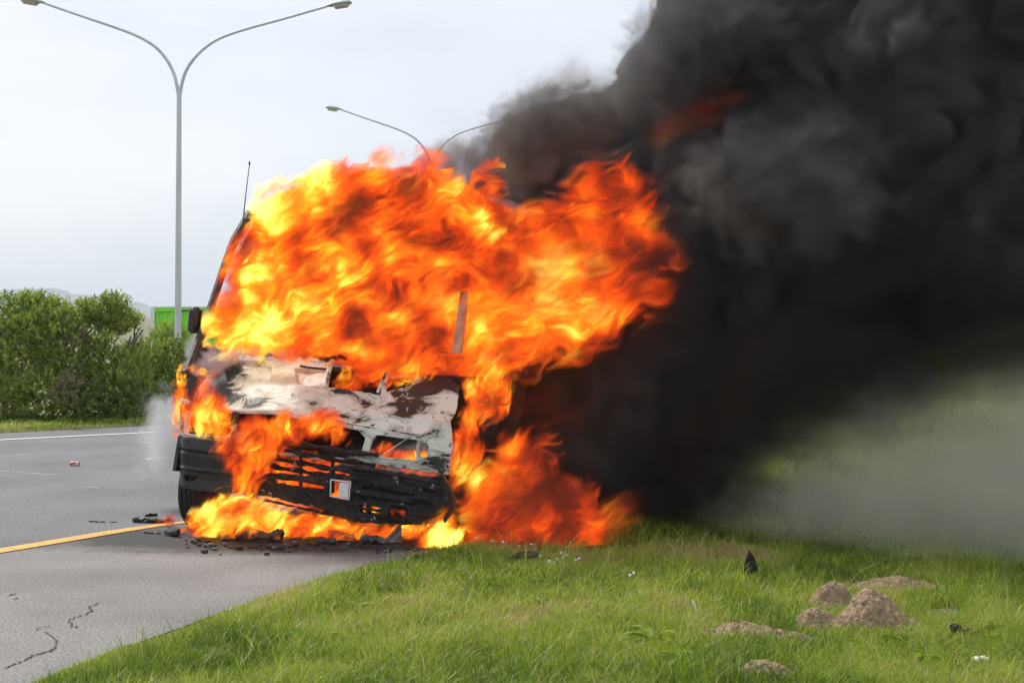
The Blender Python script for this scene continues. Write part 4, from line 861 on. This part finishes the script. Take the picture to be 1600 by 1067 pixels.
fire_body('curling column of flame climbing the side of the van above the bumper end', [(706, 740), (704, 690), (716, 660), (720, 620), (706, 590), (760, 578), (800, 590), (797, 636), (775, 655), (762, 655), (758, 680), (765, 710), (745, 735), (720, 745)], 10.5, .12, flow=(.3, 1), sc=2.0, sigma=22, rag=.12, soft=.06, seed=2, step=.03)
fire_body('flames filling the corner lamp opening above the unburnt bumper corner', [(281, 676), (283, 640), (290, 612), (308, 588), (322, 580), (334, 600), (356, 622), (364, 650), (360, 688), (330, 684), (300, 678)], 10.98, .10, flow=(.35, 1), sc=2.4, sigma=24, bias=.0, rag=.10, soft=.05, seed=5, step=.03, cool=[(330, 680, 60, .2)])
fire_body('flames licking across the grille from under the nose panel', [(325, 690), (358, 672), (366, 646), (400, 636), (425, 644), (440, 632), (465, 638), (490, 628), (520, 638), (545, 660), (553, 692), (520, 696), (480, 690), (450, 706), (430, 718), (412, 740), (404, 768), (378, 778), (360, 765), (350, 738), (332, 718), (315, 702)], 10.72, .11, flow=(.5, 1), sc=2.2, sigma=20, bias=-.02, rag=.13, soft=.06, seed=8, K=20, step=.03)
fire_body('thin tongue of flame standing against the outer edge of the van front', [(266, 670), (268, 610), (272, 585), (281, 558), (291, 590), (291, 625), (287, 665), (277, 700)], 11.3, .06, flow=(.1, 1), sc=3, sigma=28, bias=.06, rag=.07, soft=.04, seed=6, step=.022)
fire_body('small detached flame blown across the scorched corner of the nose', [(290, 573), (312, 570), (328, 580), (350, 575), (338, 592), (312, 594), (298, 586)], 10.95, .05, flow=(1, .2), sc=3, sigma=30, bias=.04, rag=.05, soft=.03, seed=7, step=.02)
fire_body('smallest scrap of flame floating over the dark cowl', [(332, 568), (350, 552), (360, 552), (346, 572), (336, 574)], 10.95, .03, flow=(1, .5), sc=3, sigma=30, bias=-.03, rag=.04, soft=.03, seed=3, step=.02)
fire_body('bright yellow ground fire under the bumper by the tyre', [(296, 840), (296, 812), (312, 796), (330, 776), (350, 764), (372, 774), (392, 776), (425, 788), (470, 800), (505, 812), (510, 835), (480, 850), (430, 850), (380, 846), (345, 843), (320, 846)], 10.75, .24, flow=(.8, .8), sc=1.9, sigma=20, bias=.07, gain=1.0, rag=.16, soft=.06, seed=12, K=18, step=.03, cool=[(350, 800, 60, .1), (440, 800, 60, .1)])
fire_body('dull orange ground fire under the middle of the bumper', [(485, 805), (540, 810), (600, 818), (660, 820), (720, 815), (735, 855), (680, 860), (620, 856), (560, 856), (510, 852), (480, 848)], 10.75, .2, flow=(.8, .6), sc=1.9, sigma=18, bias=.0, rag=.14, soft=.07, seed=15, step=.03)
fire_body('white-hot heart of the fire on the ground below the bumper end', [(648, 856), (655, 825), (678, 812), (700, 795), (712, 812), (730, 835), (735, 856), (700, 862), (672, 862)], 10.25, .16, flow=(.8, .8), sc=1.9, sigma=18, bias=.02, gain=1.15, rag=.15, soft=.08, seed=19, step=.03, cool=[(692, 845, 50, .4)])
fire_body('flames behind the open headlamp frame', [(575, 728), (580, 700), (605, 692), (640, 700), (672, 700), (692, 722), (692, 748), (640, 742), (590, 738)], 10.85, .07, flow=(.5, 1), sc=2.4, sigma=24, rag=.10, soft=.05, seed=21, step=.03, bias=-.03)
fire_body('flames glowing through the slots of the melted bumper', [(396, 804), (396, 712), (450, 698), (520, 712), (565, 740), (600, 775), (655, 780), (665, 817), (600, 817), (500, 802)], 10.98, .06, flow=(.6, 1), sc=2.2, sigma=24, rag=.10, soft=.05, seed=25, step=.03)
fire_body('flame inside the open hole of the nose panel', [(518, 608), (522, 585), (540, 570), (570, 562), (603, 568), (603, 617), (560, 614)], 11.35, .10, flow=(.6, 1), sc=2.2, sigma=24, rag=.12, soft=.05, seed=27, bias=-.08, step=.03)
fire_body('small fire behind the tyre on fallen black pieces', [(240, 820), (252, 806), (262, 800), (274, 796), (278, 812), (274, 830), (256, 824)], 11.35, .05, flow=(-.5, 1), sc=3, sigma=28, rag=.06, soft=.03, seed=29, step=.02)
fire_body('low fire at the foot of the tyre by the black lump', [(262, 832), (276, 822), (292, 824), (300, 840), (282, 846), (268, 842)], 10.95, .05, flow=(.5, 1), sc=3, sigma=28, rag=.06, soft=.03, seed=33, step=.02)
fire_body('faint red glow of fire inside the smoke above the fireball', [(1005, 200), (1050, 170), (1090, 160), (1130, 125), (1165, 150), (1120, 200), (1060, 225), (1020, 230)], 11.25, .3, flow=(1, .5), sc=1.0, sigma=1.3, gain=.28, rag=.34, soft=.3, seed=35, bias=-.26, step=.05)
fire_body('dim embers of fire glimmering through the smoke beyond the verge fire', [(930, 800), (960, 780), (990, 775), (980, 830), (960, 870), (925, 890), (900, 880)], 10.6, .2, flow=(1, .5), sc=1.2, sigma=4, rag=.30, soft=.25, seed=39, bias=-.14, step=.05)
fire_body('deep red glow of fire buried in the black smoke between the two big fires', [(760, 600), (850, 575), (950, 585), (930, 660), (860, 700), (800, 690), (765, 650)], 10.9, .25, flow=(1, .5), sc=1.0, sigma=1.3, gain=.55, rag=.30, soft=.3, seed=43, bias=-.24, step=.06)
print('flames', time.time() - T0)
# ------------------------------------------------------------------ smoke
def gas(name, sigma, col, noisy=None, step=1.0, lo_sigma=0.0):
    m = mat(name); nt = m.node_tree; L = nt.links.new
    pv = N(nt, 'ShaderNodeVolumePrincipled'); pv.inputs['Color'].default_value = (*col, 1); pv.inputs['Density'].default_value = sigma; pv.inputs['Anisotropy'].default_value = 0
    out = N(nt, 'ShaderNodeOutputMaterial'); L(pv.outputs[0], out.inputs['Volume'])
    if noisy:
        tc = N(nt, 'ShaderNodeTexCoord'); n1 = N(nt, 'ShaderNodeTexNoise'); L(tc.outputs['Object'], n1.inputs['Vector'])
        n1.inputs['Scale'].default_value = noisy[0]; n1.inputs['Detail'].default_value = noisy[3]; n1.inputs['Roughness'].default_value = .6; n1.inputs['Distortion'].default_value = .4
        mr = N(nt, 'ShaderNodeMapRange', interpolation_type='SMOOTHSTEP'); L(n1.outputs['Fac'], mr.inputs['Value'])
        mr.inputs['From Min'].default_value = noisy[1]; mr.inputs['From Max'].default_value = noisy[2]; mr.inputs['To Min'].default_value = lo_sigma; mr.inputs['To Max'].default_value = sigma
        L(mr.outputs[0], pv.inputs['Density']); m.cycles.volume_step_rate = step
    else: m.cycles.homogeneous_volume = True
    return m
def smoke_body(name, label, outline, Y, thick, sigma, col, sc=1.0, rag=.4, soft=.4, K=12, step=.08, h=None, floor=None, detail=4, seed=0.0, power=1.0):
    """smoke whose density fades outwards from its core, frayed by noise"""
    P = np.array([(at(x, y, Y).x, at(x, y, Y).z) for x, y in outline]); circ = circles_in(P, K); rm = max(c[2] for c in circ); ky = rm / thick; rag *= rm; soft *= rm
    m = mat(name); nt = m.node_tree; L = nt.links.new; src, s = core_nodes(nt, circ, Y, ky)
    mp = N(nt, 'ShaderNodeMapping'); mp.inputs['Location'].default_value = (seed, seed * .3, 0); L(src, mp.inputs[0])
    n1 = N(nt, 'ShaderNodeTexNoise'); n1.inputs['Scale'].default_value = 2.2 * sc; n1.inputs['Detail'].default_value = detail; n1.inputs['Roughness'].default_value = .68; n1.inputs['Distortion'].default_value = .5; L(mp.outputs[0], n1.inputs['Vector'])
    e = math_(nt, 'MULTIPLY_ADD', math_(nt, 'SUBTRACT', n1.outputs['Fac'], .52), rag * 3.0, s)
    mr = N(nt, 'ShaderNodeMapRange', interpolation_type='SMOOTHSTEP'); L(e, mr.inputs['Value']); mr.inputs['From Min'].default_value = 0; mr.inputs['From Max'].default_value = soft; mr.inputs['To Max'].default_value = sigma
    pv = N(nt, 'ShaderNodeVolumePrincipled'); pv.inputs['Color'].default_value = (*col, 1); L(mr.outputs[0], pv.inputs['Density']); pv.inputs['Anisotropy'].default_value = .1
    out = N(nt, 'ShaderNodeOutputMaterial'); L(pv.outputs[0], out.inputs['Volume'])
    me, lo, hi = gas_box(name, circ, Y, ky, rag * .5, h or max(.03, rm * .12), m, floor=floor)
    size = sum(b - a for a, b in zip(lo, hi)) / 3; m.cycles.volume_step_rate = max(.02, step / (size * .1))
    return link(name, me, label=label, cat='smoke', kind='stuff')
black = gas('black_smoke', 6.5, (.17, .165, .16))
SM = [(715,300),(765,200),(785,165),(860,138),(950,122),(985,62),(1040,-10),(1060,-500),(2500,-500),(2500,430),(1620,500),(1420,550),(1250,625),(1150,730),(1085,830),(1020,905),(900,905),(745,850),(745,500)]
P = np.array([(at(x, y, 12.0).x, at(x, y, 12.0).z) for x, y in SM])
def plume(X, Y, Z):
    d = poly_sd(X[:, 0, :], Z[:, 0, :], P)[:, None, :]
    t = 1.6 * np.sqrt(np.clip(d / 1.3, 0, 1)) + np.minimum(d, 0) * 1.5
    yc = 12.9 - 1.0 * np.clip((X - .7) / 2.5, 0, 1) - .4 * np.clip((1.6 - Z) / 1.0, 0, 1)
    g = np.minimum(t - np.abs(Y - yc), d)
    wx = X + .25 * noise(X * 1.1, Y * 1.1, Z * 1.1 + 9); wz = Z + .25 * noise(X * 1.1 + 5, Y * 1.1, Z * 1.1)
    return g + .44 * fbm(wx * 1.25, Y * 1.25, wz * 1.25, 5, .55, True) + .14 * noise(X * .45, Y * .45, Z * .45)
me_ = iso('smoke_plume', (P[:,0].min()-.5, 9.6, .03), (9.0, 15.2, 6.6), .045, plume, black, keep=4000)
link('smoke_plume', me_, None, 'towering black smoke rolling away from the fire and filling the sky', 'smoke', None, 'stuff')
smoke_body('thin_smoke', 'thin grey smoke fraying off the upper edge of the black plume', [(745, 235), (780, 150), (830, 105), (870, 75), (930, 65), (950, 90), (975, 30), (1010, -5), (1120, 60), (1040, 160), (900, 220), (800, 300)], 12.0, .5, 2.0, (.40, .38, .37), sc=1.7, rag=.75, soft=.9, K=14, step=.08)
smoke_body('smoke_wisp', 'small brownish puffs of smoke rising just above the roof flames', [(605, 280), (630, 225), (655, 235), (680, 200), (720, 205), (760, 190), (775, 240), (760, 300), (700, 300), (650, 280)], 12.0, .28, 8, (.36, .30, .29), sc=3, rag=.7, soft=.8, K=12, step=.05)
smoke_body('white_smoke', 'white smoke curling out behind the front tyre over the road', [(206, 752), (210, 690), (208, 660), (222, 635), (226, 610), (250, 596), (275, 585), (310, 595), (330, 740), (280, 765), (235, 755)], 12.6, .38, 4.6, (.90, .92, .94), sc=2.0, rag=.75, soft=.8, K=14, step=.05)
smoke_body('pale_smoke', 'small pale wisp of smoke between the mirror and the tongue of flame', [(278, 580), (288, 530), (303, 508), (325, 520), (335, 560), (300, 595)], 12.1, .18, 8, (.75, .75, .77), sc=4, rag=.7, soft=.8, K=6, step=.04)
smoke_body('cowl_smoke', 'mauve smoke drifting across the cowl below the windscreen', [(300, 565), (322, 534), (380, 536), (450, 540), (485, 556), (430, 572), (370, 575), (330, 598), (300, 600)], 10.75, .12, 14, (.66, .54, .56), sc=4, rag=.75, soft=.8, K=14, step=.03)
smoke_body('smoke_veil', 'thin grey-green smoke lying low over the grass slope below the black plume', [(960, 1250), (1000, 900), (1030, 850), (1100, 710), (1200, 630), (1400, 550), (1620, 490), (2000, 460), (2200, 560), (2200, 1250), (1700, 1250), (1300, 1250)], 10.55, 2.3, .95, (.92, .92, .76), sc=.55, rag=.3, soft=.5, K=26, step=.25, floor=.08, detail=4)
smoke_body('dark_smoke', 'darker smoke sinking from the underside of the plume towards the slope', [(900, 930), (960, 700), (1100, 500), (1400, 400), (2100, 380), (2200, 570), (1800, 640), (1560, 665), (1400, 700), (1290, 745), (1200, 800), (1130, 860), (1080, 940), (1010, 1040)], 11.2, 1.3, 5.0, (.07, .065, .055), sc=.55, rag=.65, soft=1.0, K=20, step=.15, floor=.05, detail=4)
smoke_body('grey_smoke', 'paler grey cauliflower of smoke bulging from the middle of the black plume', [(1050, 240), (1075, 195), (1180, 160), (1300, 140), (1400, 180), (1410, 330), (1340, 440), (1200, 430), (1100, 380), (1040, 300)], 10.75, .75, 6.0, (.27, .265, .25), sc=1.8, rag=.62, soft=.6, K=14, step=.09, detail=5)
smoke_body('brown_smoke', 'brownish grey smoke rolling over the top of the fireball beside the sky', [(735, 275), (742, 180), (820, 126), (900, 115), (960, 110), (1000, 190), (960, 240), (880, 270), (820, 320)], 11.3, .5, 7.0, (.24, .215, .20), sc=2.2, rag=.8, soft=.6, K=14, step=.09, detail=5)
smoke_body('upper_smoke', 'grey patch of smoke thinning out high above near the top edge', [(1300, 60), (1340, -20), (1450, -40), (1560, -20), (1500, 90), (1420, 130), (1340, 120)], 10.6, .6, 5.0, (.34, .33, .32), sc=1.7, rag=.62, soft=.7, K=12, step=.09, detail=5)
smoke_body('rolling_smoke', 'dark grey rolls of smoke along the upper edge of the plume beside the open sky', [(940, 190), (955, 90), (990, 10), (1050, -50), (1200, -50), (1290, 20), (1280, 130), (1150, 160), (1060, 200)], 11.2, .75, 6.0, (.17, .165, .16), sc=1.7, rag=.8, soft=.6, K=14, step=.10, detail=5)
smoke_body('distant_smoke', 'dull dark puffs of smoke near the frame edge', [(1400, 330), (1440, 200), (1520, 120), (1640, 100), (1700, 300), (1640, 480), (1500, 500), (1420, 440)], 10.7, .6, 6.0, (.15, .15, .145), sc=1.6, rag=.62, soft=.7, K=12, step=.10, detail=5)
print('smoke', time.time() - T0)
# ------------------------------------------------------------------ the air: far hills fade into it
hz = mat('haze_air'); nt = hz.node_tree; pv = N(nt, 'ShaderNodeVolumePrincipled'); pv.inputs['Color'].default_value = (.80, .88, 1, 1); pv.inputs['Density'].default_value = .00042; pv.inputs['Anisotropy'].default_value = 0
o_ = N(nt, 'ShaderNodeOutputMaterial'); nt.links.new(pv.outputs[0], o_.inputs['Volume']); hz.cycles.homogeneous_volume = True
b = MB(); b.box((-3200, -80, -2.2), (3200, 3400, 62)); b.build('haze', hz, kind='stuff', label='pale daylight haze over the whole place')
print('done', time.time() - T0)
